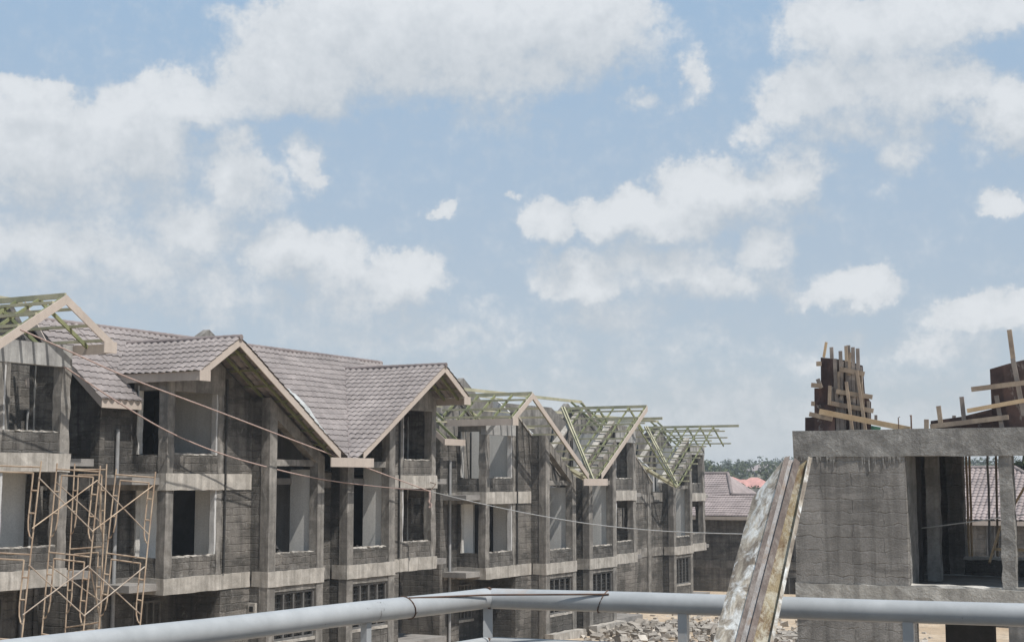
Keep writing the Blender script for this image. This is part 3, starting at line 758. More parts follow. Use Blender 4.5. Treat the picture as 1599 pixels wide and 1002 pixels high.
def fpart(name, mat, root, segs, b, wpx, th=.045, cv=c6):
    for (xa, ya, xb, yb) in segs:
        P_ = part(name, mat, root); a = cv(xa, ya); c = cv(xb, yb); nboard(P_, a[0], a[1], c[0], c[1], wpx, b, th); P_.done()


q = part('plywood_panel', 'ply', fw); npoly(q, [c6(*t) for t in ((208, 190), (320, 200), (420, 215), (535, 255), (552, 470), (600, 540), (600, 775), (160, 775), (158, 430), (210, 430))], .75, .03); q.done()
q = part('plywood_panel', 'ply2', fw); npoly(q, [c6(*t) for t in ((160, 560), (320, 560), (320, 775), (160, 775))], .62, .03); q.done()
q = part('plywood_panel', 'ply', fw); npoly(q, [c6(*t) for t in ((86, 660), (165, 655), (165, 775), (86, 775))], .95, .03); q.done()
fpart('batten', 'board_grey', fw, [(318, 200, 345, 770), (362, 140, 385, 770), (425, 95, 447, 770), (460, 110, 475, 770), (497, 120, 512, 600), (292, 110, 296, 200)], .68, 5.2)
fpart('batten', 'board', fw, [(405, 100, 410, 220), (408, 380, 455, 760), (490, 290, 560, 770), (280, 410, 275, 560)], .55, 4.4)
fpart('batten', 'board_new', fw, [(232, 190, 252, 70)], .80, 3.6)
fpart('batten', 'board_grey', fw, [(300, 420, 302, 560), (340, 480, 348, 770), (500, 480, 505, 770), (580, 530, 585, 690), (640, 640, 640, 690)], .72, 4)
fpart('batten', 'board_grey', fw, [(330, 210, 322, 430), (382, 220, 372, 480), (410, 210, 420, 460), (452, 240, 444, 520), (480, 250, 492, 520), (518, 265, 530, 480), (360, 500, 366, 770), (400, 560, 396, 770), (470, 520, 478, 700), (532, 500, 540, 770), (190, 680, 192, 770), (225, 660, 222, 775), (262, 670, 266, 775), (298, 660, 294, 775)], .70, 4.6)
fpart('batten', 'board', fw, [(436, 150, 430, 330), (350, 300, 352, 480), (520, 330, 545, 640)], .66, 4.0)
fpart('waler', 'board', fw, [(330, 455, 612, 500), (275, 545, 620, 608), (360, 280, 550, 320), (135, 405, 215, 412), (175, 240, 212, 238), (135, 550, 160, 552), (120, 632, 300, 672)], .60, 7)
fpart('waler', 'board_grey', fw, [(185, 358, 212, 430)], .70, 6)
q = part('netting', 'net', fw); npoly(q, [c6(*t) for t in ((470, 710), (560, 715), (675, 735), (670, 760), (470, 765))], .9, .06); q.done()
lp = thing('loose_plank', 'fresh pale plank sloping off the tall timber formwork onto the roof beam', 'plank', (NB0.x, NB0.y, 0), NB_ROT)
q = part('plank_board', 'board_new', lp); p0 = nb(*c6(200, 612), .42); p1 = nb(*c6(905, 752), .2); q.bar(p0, p1, .05, .13, (0, 0, 1)); q.done()
for k, (xa, ya, xb, yb, lb) in enumerate(((820, 760, 815, 660, 'short rusty bent starter bar beside the pale plank on the roof beam'), (918, 760, 915, 640, 'taller rusty starter bar just past the end of the pale plank'))):
    mb = MB(); a = nb(*c6(xa, ya), .15); c = nb(*c6(xb, yb), .15); mid = (a + c) / 2
    mb.tube([a - Vector((0, 0, .1)), mid, c, c + Vector((.04 if k == 0 else -.03, 0, .02 if k == 0 else -.02))], .013 if k == 0 else .02, 6)
    o = mb.build('starter_bar', M['rebar']); o.location = (NB0.x, NB0.y, 0); o.rotation_euler = (0, 0, NB_ROT)
    tag(o, lb, 'steel bar', 'starter bars on the roof beam')

fr_ = thing('slab_formwork', 'stained plywood formwork with sloping boards at the right end of the concrete roof', 'formwork', (NB0.x, NB0.y, 0), NB_ROT, 'roof formwork')
q = part('plywood_panel', 'ply2', fr_); npoly(q, [c7(*t) for t in ((608, 318), (720, 285), (860, 250), (1250, 215), (1250, 720), (615, 720), (620, 590))], .9, .03); q.done()
q = part('plywood_panel', 'ply2', fr_); npoly(q, [c7(*t) for t in ((222, 655), (420, 628), (620, 578), (625, 720), (222, 720))], .75, .03); q.done()
fpart('batten', 'board', fr_, [(735, 62, 760, 250)], .80, 6.5, .05, c7)
fpart('batten', 'board_grey', fr_, [(758, 250, 830, 620)], .78, 6.5, .05, c7)
fpart('batten', 'board_grey', fr_, [(424, 498, 440, 650), (650, 490, 690, 715)], .7, 6, .05, c7)
fpart('batten', 'board', fr_, [(273, 558, 288, 670)], .7, 6.5, .05, c7)
fpart('batten', 'board', fr_, [(195, 645, 195, 715)], .5, 6.5, .05, c7)
fpart('batten', 'board_grey', fr_, [(375, 620, 375, 640)], .85, 5, .05, c7)
fpart('waler', 'board', fr_, [(488, 450, 870, 402), (220, 692, 730, 630)], .62, 7, .05, c7)
fpart('waler', 'board_new', fr_, [(460, 590, 870, 515)], .64, 6, .05, c7)

# props seen through the opening
PROPS = [((1509, 728), (1513, 868), 5.6, 'board_new', 'leftmost orange timber prop seen through the concrete opening'),
         ((1515, 726), (1517, 868), 6.2, 'board_new', 'orange timber prop right beside the leftmost one in the opening'),
         ((1543, 728), (1546, 866), 5.8, 'pvc', 'grey steel prop standing in the middle of the concrete opening'),
         ((1556, 728), (1557, 868), 6.6, 'board', 'thin brown prop close to the concrete column in the opening')]
for (a, c, b, mt, lb) in PROPS:
    p0 = nb(*a, b); p1 = nb(*c, b); p1.z = zf - .05; p0.z = zt - .24
    mb = MB(); n = 6
    mb.tube([p1 + (p0 - p1) * t / n + Vector((random.uniform(-.012, .012), 0, 0)) for t in range(n + 1)], .032, 7)
    o = mb.build('timber_prop' if mt != 'pvc' else 'steel_prop', M[mt]); o.location = (NB0.x, NB0.y, 0); o.rotation_euler = (0, 0, NB_ROT)
    tag(o, lb, 'prop', 'props under the roof slab')
tr = thing('timber_brace', 'leaning orange timber brace with a cross rail beside the concrete column', 'brace', (NB0.x, NB0.y, 0), NB_ROT)
q = part('brace_leg', 'board_new', tr); q.bar(nb(1561, 826, 3.4), nb(1545, 878, 3.0), .05, .09, (0, 1, 0)); q.done()
q = part('brace_leg', 'board_new', tr); q.bar(nb(1561, 826, 3.5), nb(1612, 740, 3.5), .05, .09, (0, 1, 0)); q.done()
q = part('brace_rail', 'board_new', tr); q.bar(nb(1550, 857, 3.3), nb(1625, 859, 3.3), .05, .07, (0, 0, 1)); q.done()

# ------------------------------------------------------------------ tiled houses behind
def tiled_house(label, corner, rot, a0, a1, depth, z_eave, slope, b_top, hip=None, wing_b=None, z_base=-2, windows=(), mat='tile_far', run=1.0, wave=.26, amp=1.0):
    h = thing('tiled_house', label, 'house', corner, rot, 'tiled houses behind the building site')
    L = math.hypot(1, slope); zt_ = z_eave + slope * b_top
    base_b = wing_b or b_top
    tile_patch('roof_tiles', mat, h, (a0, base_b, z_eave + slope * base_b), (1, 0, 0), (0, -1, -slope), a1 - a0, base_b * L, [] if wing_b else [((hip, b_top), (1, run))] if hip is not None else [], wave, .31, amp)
    if wing_b:
        tile_patch('roof_tiles', mat, h, (a0, b_top, zt_), (1, 0, 0), (0, -1, -slope), hip + b_top - a0, (b_top - wing_b) * L, [((hip, b_top), (1, run))], wave, .31, amp)
    rc = part('ridge_cap', 'ridge', h)
    rc.tube([(a0, b_top, zt_ + .04), (hip if hip is not None else a1, b_top, zt_ + .04)], .12, 8)
    if hip is not None:
        eb = wing_b or 0
        rc.tube([(hip, b_top, zt_ + .04), (hip + run * (b_top - eb), eb, z_eave + slope * eb + .05)], .12, 8)
    if wing_b: rc.tube([(hip + run * (b_top - wing_b), wing_b, z_eave + slope * wing_b + .04), (a1, wing_b, z_eave + slope * wing_b + .04)], .1, 8)
    rc.done()
    bk = part('rear_roof_slope', mat, h)
    zb_ = z_eave
    if hip is not None:
        bk.add([(a0, b_top, zt_ - .03), (hip, b_top, zt_ - .03), (hip + run * b_top, 2 * b_top, zb_), (a0, 2 * b_top, zb_), (hip + run * b_top, 0, zb_ - .03)], [(0, 1, 2, 3), (1, 4, 2)])
    if wing_b: bk.add([(hip + run * (b_top - wing_b), wing_b, z_eave + slope * wing_b - .03), (a1, wing_b, z_eave + slope * wing_b - .03), (a1, 2 * wing_b, zb_), (hip, 2 * wing_b, zb_)], [(0, 1, 2, 3)])
    bk.done()
    part('fascia_board', 'barge', h).box(a0, a1, -.06, -.03, z_eave - .24, z_eave - .02).done()
    ae = a1 if (wing_b or hip is None) else hip + b_top - .5
    part('wall', 'block', h).box(a0 + .3, ae - .3, .5, .7, z_base, z_eave - .1).box(a0 + .3, a0 + .5, .7, depth, z_base, z_eave - .1).box(ae - .5, ae - .3, .7, depth, z_base, z_eave - .1).box(a0 + .3, ae - .3, depth, depth + .2, z_base, z_eave - .1).each()
    part('ceiling_board', 'inside', h).box(a0, ae, -.03, depth, z_eave - .1, z_eave - .06).done()
    part('wall_band', 'conc', h).box(a0 + .3, ae - .28, .47, .52, z_eave - 3.3, z_eave - 2.8).done()
    for (w0, w1, y0, y1) in windows:
        f = part('window', 'frame', h); t = .07
        f.box(w0, w1, .42, .5, y1 - t, y1).box(w0, w1, .42, .5, y0, y0 + t).box(w0, w0 + t, .421, .499, y0 + t, y1 - t).box(w1 - t, w1, .421, .499, y0 + t, y1 - t).box((w0 + w1) / 2 - t / 2, (w0 + w1) / 2 + t / 2, .421, .499, y0 + t, y1 - t)
        fo = f.done(); part('pane', 'pane', fo).box(w0 + .02, w1 - .02, .46, .48, y0 + .02, y1 - .02).done()
    return h


c = at(1100, 805, 95)
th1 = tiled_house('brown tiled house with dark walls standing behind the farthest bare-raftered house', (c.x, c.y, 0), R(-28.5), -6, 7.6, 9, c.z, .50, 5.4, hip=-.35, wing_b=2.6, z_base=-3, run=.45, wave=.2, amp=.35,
                  windows=((4.9, 5.8, c.z - 2.7, c.z - 1.5), (4.9, 5.9, c.z - 5.2, c.z - 3.7)))
c = at(1530, 812, 72)
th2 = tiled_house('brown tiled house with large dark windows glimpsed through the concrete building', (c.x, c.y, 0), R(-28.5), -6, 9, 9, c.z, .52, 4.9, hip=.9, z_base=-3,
                  windows=((.2, 1.0, c.z - 1.9, c.z - .2), (2.2, 3.4, c.z - 1.9, c.z - .2), (-2.2, -1.2, c.z - 1.9, c.z - .2)))


# ------------------------------------------------------------------ far salmon roofs and the wooded hill
def hip_house(name, label, pos, rot, L, W, hw, hr, roof='salmon', wall='cream', group=None, turret=False):
    h = thing(name, label, 'house', pos, rot, group)
    w = part('wall', wall, h).box(-L / 2, L / 2, -W / 2, W / 2, -4, hw).done()
    e = .5; k = max(.05, L / 2 - W / 2)
    r = part('roof', roof, h)
    r.add([(-L / 2 - e, -W / 2 - e, hw), (L / 2 + e, -W / 2 - e, hw), (L / 2 + e, W / 2 + e, hw), (-L / 2 - e, W / 2 + e, hw), (-k, 0, hw + hr), (k, 0, hw + hr)],
          [(0, 1, 5, 4), (1, 2, 5), (2, 3, 4, 5), (3, 0, 4), (3, 2, 1, 0)])
    r.done()
    n = max(2, int(L / 3))
    for i in range(n):
        x = -L / 2 + L * (i + .5) / n
        part('window', 'pane', h).box(x - .55, x + .55, -W / 2 - .04, -W / 2 + .02, hw - 1.9, hw - .5).done()
    return h


SG = 'salmon roofed houses below the hill'
for (x, y, d, L, W, hw, hr, lb) in ((1125, 758, 292, 5, 5, 2.2, 1.2, 'small orange cream roofed hut left of the salmon roofs'),
                                   (1143, 757.5, 300, 8, 7, 2.4, 1.7, 'low salmon roofed house under the raised square pavilion'),
                                   (1144, 747.6, 306, 4.2, 4.2, 1.6, 1.3, 'square salmon roofed pavilion rising above the other roofs'),
                                   (1162, 757, 303, 9, 8, 2.4, 2.2, 'mid salmon roofed house between the pavilion and the broadest roof'),
                                   (1178, 757, 298, 11, 9, 2.4, 2.7, 'broadest salmon roofed house beside the leaning form panel'),
                                   (1205, 757, 299, 9, 8, 2.4, 2.1, 'salmon roofed house mostly hidden behind the leaning form panel')):
    pt = at(x, y, d); hip_house('salmon_house', lb, (pt.x, pt.y, pt.z - hw - .5), R(random.uniform(-12, 12)), L * .75, W * .75, hw, hr * .75, group=SG)
pt = at(1196, 735, 480); hip_house('hillside_house', 'pale house with a faded red roof high on the wooded hill', (pt.x, pt.y, pt.z - 2.6), R(10), 13, 8, 2.6, 2.2, roof='tile_far')
pt = at(1125, 766, 250); mb = MB(); mb.tube([(pt.x, pt.y, pt.z - 5), (pt.x, pt.y, pt.z + 4.3)], .12, 6, .08); tag(mb.build('utility_pole', M['pole']), 'thin dark utility pole rising in front of the salmon roofs', 'pole')
pt = at(1150, 772, 200); mb = MB(); mb.rough(-9, 9, -.15, .15, -3, 0.2, .02, 1.0)
o = mb.build('boundary_wall', M['conc']); o.location = (pt.x, pt.y, pt.z + .6); tag(o, 'long low grey boundary wall in front of the salmon roofed houses', 'wall')


def tree_into(leaf, bark, x, y, z, hgt, rad, n):
    bark.tube([(x, y, z - .5), (x + random.uniform(-.3, .3), y, z + hgt * .6)], .16, 5, .08)
    blobs = [(random.uniform(-.6, .6) * rad, random.uniform(-.6, .6) * rad, random.uniform(.45, .9) * hgt, random.uniform(.35, .6) * rad) for _ in range(6)]
    vs = []; fs = []
    for _ in range(n):
        bx, by, bz, br = random.choice(blobs)
        d = Vector((random.gauss(0, 1), random.gauss(0, 1), random.gauss(0, .8))).normalized() * br * random.uniform(.6, 1.05)
        c = Vector((x + bx, y + by, z + bz)) + d
        s = random.uniform(.25, .55) * (rad / 3.2)
        a = Vector((random.gauss(0, 1), random.gauss(0, 1), random.gauss(0, 1))).normalized(); b = a.orthogonal().normalized(); e = a.cross(b)
        o = len(vs); vs += [c + b * s, c + e * s * .8, c - b * s, c - e * s * .8]; fs.append((o, o + 1, o + 2, o + 3))
    leaf.add(vs, fs)


leaf = MB(); bark = MB()
for _ in range(330):
    x = random.uniform(40, 260); d = random.uniform(300, 640)
    x = d * random.uniform(.09, .40)
    z = ground_z(x, d)
    tree_into(leaf, bark, x, d, z, random.uniform(3.4, 6.2), random.uniform(2.2, 3.8), 90)
for _ in range(60):
    d = random.uniform(200, 285); x = d * random.uniform(.08, .40); z = ground_z(x, d)
    tree_into(leaf, bark, x, d, z, random.uniform(1.2, 2.4), random.uniform(1.3, 2.4), 60)
lf = leaf.build('woods', M['leaf']); tag(lf, 'hazy dark green wood covering the far hill', 'woods', kind='stuff')
bk = bark.build('tree_trunks', M['bark'], lf); bk['kind'] = 'stuff'
# trees behind the glimpsed tiled house
for (x, d, hh, rr, lb) in ((1592, 98, 8.6, 3.4, 'leafy green tree behind the tiled roof seen past the concrete column'), (1640, 104, 9.5, 4, 'larger leafy tree beyond the right edge of the concrete column')):
    pt = at(x, 752, d); z = ground_z(pt.x, pt.y)
    tr_ = thing('tree', lb, 'tree', (pt.x, pt.y, z)); l_ = MB(); b_ = MB()
    tree_into(l_, b_, 0, 0, 0, hh, rr, 1500); l_.v = [v for v in l_.v]
    l_.build('crown', M['leaf'], tr_); b_.build('trunk', M['bark'], tr_)

# ------------------------------------------------------------------ scaffold
def c2(x, y, d): return at(x * .2994, 700 + y * .2994, d)


sc = thing('scaffold', 'rusty yellow tubular scaffold with crossed braces in front of the left houses', 'scaffold', (0, 0, 0))
sc_loc = at(95, 990, 34); sc.location = (sc_loc.x, sc_loc.y, ground_z(sc_loc.x, sc_loc.y))
SO = Vector(sc.location)


def spart(name, mat, paths, r):
    P_ = part(name, mat, sc)
    for pth in paths: P_.tube([Vector(q) - SO for q in pth], r, 7)
    return P_.done()


FR = {}


def h_frame(TL, TR, BL, BR, over=.12):
    e = lambda s, t: TL + (TR - TL) * s + (BL - TL) * t * (1 - s) + (BR - TR) * t * s
    paths = [[e(0, -over * .6), e(0, 1)], [e(1, -over * .6), e(1, 1)], [e(0, 0), e(1, 0)]]
    q = .135
    paths.append([e(q, .07), e(1 - q, .07)])
    for (s0, s1) in ((0, q), (1, 1 - q)):
        paths.append([e(s1, .07), e(s1, .62), e(s1 + (s0 - s1) * .15, .72), e(s1 + (s0 - s1) * .5, .79), e(s0, .82)])
        paths += [[e(s0, .27), e(s1, .27)], [e(s0, .53), e(s1, .53)]]
    spart('scaffold_frame', 'scaf', paths, .0185)
    return e


dq = {}
defs = [  # top-left, top-right, one tier lower left / right (enlarged photo positions), depth of right post
    ('f1', (-45, 88), (212, 97), (-75, 540), (160, 552), 32.6),
    ('f2', (295, 107), (520, 121), (255, 540), (473, 565), 33.8),
    ('f3', (388, 108), (555, 110), (364, 524), (537, 511), 36.2),
    ('f4', (603, 135), (808, 151), (556, 545), (764, 573), 35.0)]
ZG = SO.z
for (n, tl, tr_, bl, br, d) in defs:
    TL = c2(*tl, d + .5); TR = c2(*tr_, d); BL = c2(*bl, d + .5); BR = c2(*br, d)
    tiers = []
    for t in range(3):
        e = h_frame(TL, TR, BL, BR); tiers.append(e)
        nTL, nTR = BL.copy(), BR.copy(); vl = (BL - TL) * .97; vr = (BR - TR) * .97
        vl.x *= .9; vr.x *= .9
        TL, TR = nTL, nTR; BL, BR = TL + vl, TR + vr
        if t == 1:
            BL.z = max(BL.z * 0 + ground_z(BL.x, BL.y) + .02, min(BL.z, 9)) if BL.z < 2.6 else BL.z
            BL.z = ground_z(BL.x, BL.y) + .02; BR.z = ground_z(BR.x, BR.y) + .02
    FR[n] = tiers
bo = Vector((0, -.05, 0))
for t in range(3):
    for (A, B, mt) in (('f1', 'f2', 'scafg'), ('f2', 'f4', 'scafg')):
        a, b = FR[A][t], FR[B][t]
        spart('cross_brace', mt, [[a(1, .12) + bo, b(1, .70) + bo], ], .015)
        spart('cross_brace', 'scaf' if t != 1 else mt, [[a(1, .70) + 2 * bo, b(1, .10) + 2 * bo]], .015)
    a, b = FR['f2'][t], FR['f3'][t]
    spart('cross_brace', 'scafg', [[a(0, .15), b(1, .72)]], .014)
    spart('cross_brace', 'scafg', [[b(1, .95), a(1, .1)]], .014)

# ------------------------------------------------------------------ ropes
def sag(name, mat, label, cat, pts, r, y0, y1, group=None):
    """a hanging line through measured photo positions, its distance changing evenly from y0 to y1"""
    x0, x1 = pts[0][0], pts[-1][0]
    dense = []
    for i in range(len(pts) - 1):
        for k in range(6):
            p0 = pts[max(i - 1, 0)]; p1 = pts[i]; p2 = pts[i + 1]; p3 = pts[min(i + 2, len(pts) - 1)]; t = k / 6
            x = p1[0] + (p2[0] - p1[0]) * t
            m1 = (p2[1] - p0[1]) / max(1, p2[0] - p0[0]) * (p2[0] - p1[0]); m2 = (p3[1] - p1[1]) / max(1, p3[0] - p1[0]) * (p2[0] - p1[0])
            y = (2 * t**3 - 3 * t**2 + 1) * p1[1] + (t**3 - 2 * t**2 + t) * m1 + (-2 * t**3 + 3 * t**2) * p2[1] + (t**3 - t**2) * m2
            dense.append((x, y))
    dense.append(pts[-1])
    P3 = []
    for (x, y) in dense:
        t = (x - x0) / (x1 - x0); P3.append(at(x, y, 1 / ((1 - t) / y0 + t / y1)))
    mb = MB(); mb.tube(P3, r, 6)
    o = mb.build(name, M[mat]); return tag(o, label, cat, group)


GR = 'lines strung across the site'
sag('rope', 'rope', 'upper pinkish rope running from the bare gable down to the tiled house', 'rope', [(31, 514), (110, 549), (200, 589), (340, 642), (450, 684), (570, 729), (672, 767)], .02, 35.6, 52.9, GR)
sag('rope', 'rope', 'lower sagging pinkish rope in front of the tiled house', 'rope', [(100, 572), (185, 628), (260, 672), (340, 706), (430, 732), (510, 749), (600, 760), (672, 766)], .02, 38.6, 52.9, GR)
sag('wire', 'wire', 'thin grey wire sagging from the tiled house across to the concrete building', 'wire', [(672, 767), (760, 788), (850, 806), (940, 820), (1040, 829), (1150, 833), (1240, 834), (1340, 831), (1420, 826), (1510, 815), (1599, 803), (1700, 787), (1792, 768)], .0155, 52.9, 31.9, GR)
mb = MB(); p = at(671, 767, 52.9); mb.tube([p + Vector((0, -.02, -.02)), p + Vector((.02, -.03, -.22)), p + Vector((-.03, -.03, -.34)), p + Vector((.05, -.03, -.46)), p + Vector((0, -.04, -.58))], .05, 6)
tag(mb.build('rope_end', M['rope']), 'knotted pinkish rope end hanging at the corner column of the tiled house', 'rope', GR)

# ------------------------------------------------------------------ our own terrace: railing, leaning form panel
C0 = at(762, 933, 5.7)
DL = (at(0, 1022.5, 3.83) - C0); DL.z = 0; DL.normalize()
DR = (at(1599, 959.8, 4.97) - C0); DR.z = 0; DR.normalize()
rl = thing('railing', 'grey white painted tubular terrace railing with a corner post', 'railing', (C0.x, C0.y, 0))
DECK = CAM_Z - 1.58
zc = C0.z
pl = lambda d, s, z: Vector((d.x * s, d.y * s, z))


def crooked(d, s1, z, amp=.0012, n=26):
    return [pl(d, s1 * i / n, z) + Vector((0, 0, amp * math.sin(i * 1.3 + d.x * 5))) for i in range(n + 1)]


part('top_rail', 'rail', rl).tube(crooked(DL, 6.5, zc), .0385, 20).done()
part('top_rail', 'rail', rl).tube(crooked(DR, 7.5, zc), .0385, 20).done()
part('lower_rail', 'rail', rl).tube(crooked(DL, 6.5, zc - .165), .020, 12).done()
part('lower_rail', 'rail', rl).tube(crooked(DR, 7.5, zc - .165), .020, 12).done()
part('lower_rail', 'rail', rl).tube(crooked(DL, 6.5, zc - .62), .020, 12).done()
part('lower_rail', 'rail', rl).tube(crooked(DR, 7.5, zc - .62), .020, 12).done()


def along(d, x):
    r_ = ray(x, 950); # distance along rail direction d where it is seen at photo column x
    k = (C0.y * r_.x - C0.x * r_.y) / (d.x * r_.y - d.y * r_.x)
    return k


part('corner_post', 'rail', rl).box(-.018, .018, -.018, .018, DECK, zc - .02).done()
for (d, x, w) in ((DR, 1067, .034), (DR, 1418, .036), (DL, 572, .026), (DL, 300, .03), (DR, 1700, .036)):
    k = along(d, x); c_ = pl(d, k, 0); q = part('post', 'rail', rl)
    q.bar((c_.x, c_.y, DECK), (c_.x, c_.y, zc - .03), w, w, (d.x, d.y, 0)); q.done()
for (zz, rr, hh) in ((zc, .0392, .016), (zc - .165, .0215, .014)):
    wl = part('weld_rust', 'rebar', rl); vs = []; fs = []
    ringsn = [DL * hh, DL * (hh * .3) - Vector((0, .002, 0)), DR * (hh * .3) - Vector((0, .002, 0)), DR * hh]
    for j, o_ in enumerate(ringsn):
        d_ = DL if j < 2 else DR; sd_ = Vector((-d_.y, d_.x, 0))
        if j >= 2: sd_ = -sd_
        for k in range(14):
            a_ = 2 * math.pi * k / 14; r2 = rr * random.uniform(1.02, 1.12)
            vs.append(Vector((0, 0, zz - C0.z + C0.z)) + o_ * random.uniform(.4, 1.3) + sd_ * (r2 * math.cos(a_)) + Vector((0, 0, r2 * math.sin(a_))))
    for j in range(3):
        for k in range(14): fs.append((j * 14 + k, j * 14 + (k + 1) % 14, (j + 1) * 14 + (k + 1) % 14, (j + 1) * 14 + k))
    wl.add(vs, fs); wl.done()

# rusty rod tied along the rail
ka = along(DL, 640); kb = along(DR, 950)
rod = thing('tied_rod', 'thin rusty rod tied along the corner of the terrace railing', 'rod', (C0.x, C0.y, 0))
a = pl(DL, ka, zc + .034) + Vector((.0, -.03, 0)); b = pl(DR, kb, zc + .030) + Vector((0, -.03, 0)); m_ = Vector((0.0, -.085, zc + .018))
pts = [a + (m_ - a) * t / 8 for t in range(8)] + [m_ + (b - m_) * t / 10 for t in range(11)]
part('rod', 'rebar', rod).tube(pts, .0038, 6).done()
for (d, k) in ((DL, ka + .02 if ka > 0 else ka), (DR, kb - .02)):
    side = Vector((-d.y, d.x, 0)); c_ = pl(d, k, zc); loop = []
    for i in range(15):
        t = i / 14 * 2 * math.pi; loop.append(c_ + side * (.0405 * math.cos(t)) + Vector((0, 0, .0405 * math.sin(t))) + d * (.018 * math.sin(t)))
    part('wire_tie', 'rebar', rod).tube(loop, .0022, 5).done()

# leaning steel form: wide cement-smeared face, two lips, ochre channel
ff = thing('form_panel', 'cement smeared steel form panel leaning against the terrace railing', 'form panel')
D1 = 4.93
top = {k: at(x, y, D1) for k, (x, y) in {'a': (1177, 768), 'a2': (1224, 717), 'b': (1233, 714), 'c': (1240, 716), 'd': (1249, 722), 'e': (1262, 714), 'f': (1268, 716)}.items()}
# lower ends at the deck, half a metre nearer
lean = .30
def low(x, y):  # continue the edge seen through (x, y) down to the deck, coming nearer on the way
    return at(x, y, D1 - lean)
bot = {k: low(x, 1002) for k, x in {'a': 1113, 'a2': 1148, 'b': 1156, 'c': 1166, 'd': 1176, 'e': 1202, 'f': 1208}.items()}
ext = {}
for k in top:
    d = bot[k] - top[k if k != 'a' else 'a']
    ext[k] = top[k] + d * ((top[k].z - DECK) / -d.z) if d.z < 0 else bot[k]
FO = (ext['a'] + ext['f']) / 2; FO.z = DECK; ff.location = FO
nrm = (top['f'] - top['a2']).cross(ext['a'] - top['a2']).normalized()
if nrm.y < 0: nrm = -nrm     # points away from us
V_ = lambda k, off, t=0.0: (top[k] + (ext[k] - top[k]) * t + nrm * off) - FO


def strip(name, mat, prof, ts=(0, .12, .25, .4, .55, .7, .85, 1), amp=.0015):
    P_ = part(name, mat, ff); n = len(prof); vs = []; fs = []
    for t in ts:
        for (k, off) in prof: vs.append(V_(k, off, t) + nrm * random.uniform(-amp, amp))
    for i in range(len(ts) - 1):
        for j in range(n): fs.append((i * n + j, i * n + (j + 1) % n, (i + 1) * n + (j + 1) % n, (i + 1) * n + j))
    fs += [tuple(range(n))[::-1], tuple(range((len(ts) - 1) * n, len(ts) * n))]
    P_.add(vs, fs); return P_.done()


# wide face with the clipped upper corner: dented sheet with a ragged free edge
P_ = part('form_face', 'form_face', ff); NT, NS = 60, 10; vs = []; fs = []
for layer in (0, 1):
    for i in range(NT + 1):
        t = i / NT
        A_ = V_('a', .035, t); B_ = V_('a2', 0, t)
        for j in range(NS + 1):
            q_ = j / NS; pt_ = A_ + (B_ - A_) * q_
            if j == 0: pt_ += (B_ - A_).normalized() * random.uniform(-.0015, .004)
            vs.append(pt_ + nrm * (layer * .01 + .0018 * math.sin(t * 37 + q_ * 5) * math.sin(q_ * 3.1) + random.uniform(-.0007, .0007)))
W_ = NS + 1; O_ = (NT + 1) * W_
for i in range(NT):
    for j in range(NS):
        k_ = i * W_ + j; fs.append((k_, k_ + 1, k_ + W_ + 1, k_ + W_)); fs.append((O_ + k_, O_ + k_ + W_, O_ + k_ + W_ + 1, O_ + k_ + 1))
    fs.append((i * W_, (i + 1) * W_, O_ + (i + 1) * W_, O_ + i * W_)); fs.append((i * W_ + NS, O_ + i * W_ + NS, O_ + (i + 1) * W_ + NS, (i + 1) * W_ + NS))
for j in range(NS): fs.append((j, O_ + j, O_ + j + 1, j + 1)); k_ = NT * W_ + j; fs.append((k_, k_ + 1, O_ + k_ + 1, O_ + k_))
P_.add(vs, fs); P_.done()
strip('form_lip', 'form_edge', [('a2', -.012), ('b', -.012), ('b', .05), ('a2', .05)])
strip('form_rib', 'form_blue', [('b', .012), ('c', .008), ('c', .05), ('b', .05)])
strip('form_lip', 'form_edge', [('c', -.008), ('d', -.004), ('d', .05), ('c', .05)])
strip('form_channel', 'form_rust', [('d', .02), ('e', .014), ('e', .05), ('d', .05)])
strip('form_lip', 'form_face', [('e', -.01), ('f', -.006), ('f', .05), ('e', .05)])

# the terrace we stand on
dk = MB(); o0 = Vector((C0.x, C0.y, 0))
e1 = DL + DR; e1.normalize()
P0 = o0 - e1 * .12
poly = [P0, P0 + DR * 9, P0 + DR * 9 + DL * 9, P0 + DL * 9]
dk.prism([(v.x, v.y, DECK - .2) for v in poly], (0, 0, .2))
tag(dk.build('terrace_floor', M['deck']), kind='structure')
bw = thing('terrace_building', 'plain blockwork storeys under the terrace we look from', 'building', (0, 0, 0))
q = part('wall', 'block', bw); ins = [P0 + e1 * .5, P0 + e1 * .5 + DR * 8.6, P0 + e1 * .5 + DR * 8.6 + DL * 8.6, P0 + e1 * .5 + DL * 8.6]
q.prism([(v.x, v.y, -1) for v in ins], (0, 0, DECK - .2 + 1 - .004)); q.done()

# ------------------------------------------------------------------ light, sky and clouds
SUN_AZ, SUN_EL = math.atan2(.72, -.69), R(60)    # azimuth from +Y towards +X
sd = Vector((math.sin(SUN_AZ) * math.cos(SUN_EL), math.cos(SUN_AZ) * math.cos(SUN_EL), math.sin(SUN_EL)))
sun_d = bpy.data.lights.new('sun', 'SUN'); sun_d.energy = 4.4; sun_d.angle = R(.6); sun_d.color = (1, .955, .89)
sun = bpy.data.objects.new('sun', sun_d); COL.objects.link(sun)
sun.rotation_euler = sd.to_track_quat('Z', 'Y').to_euler()

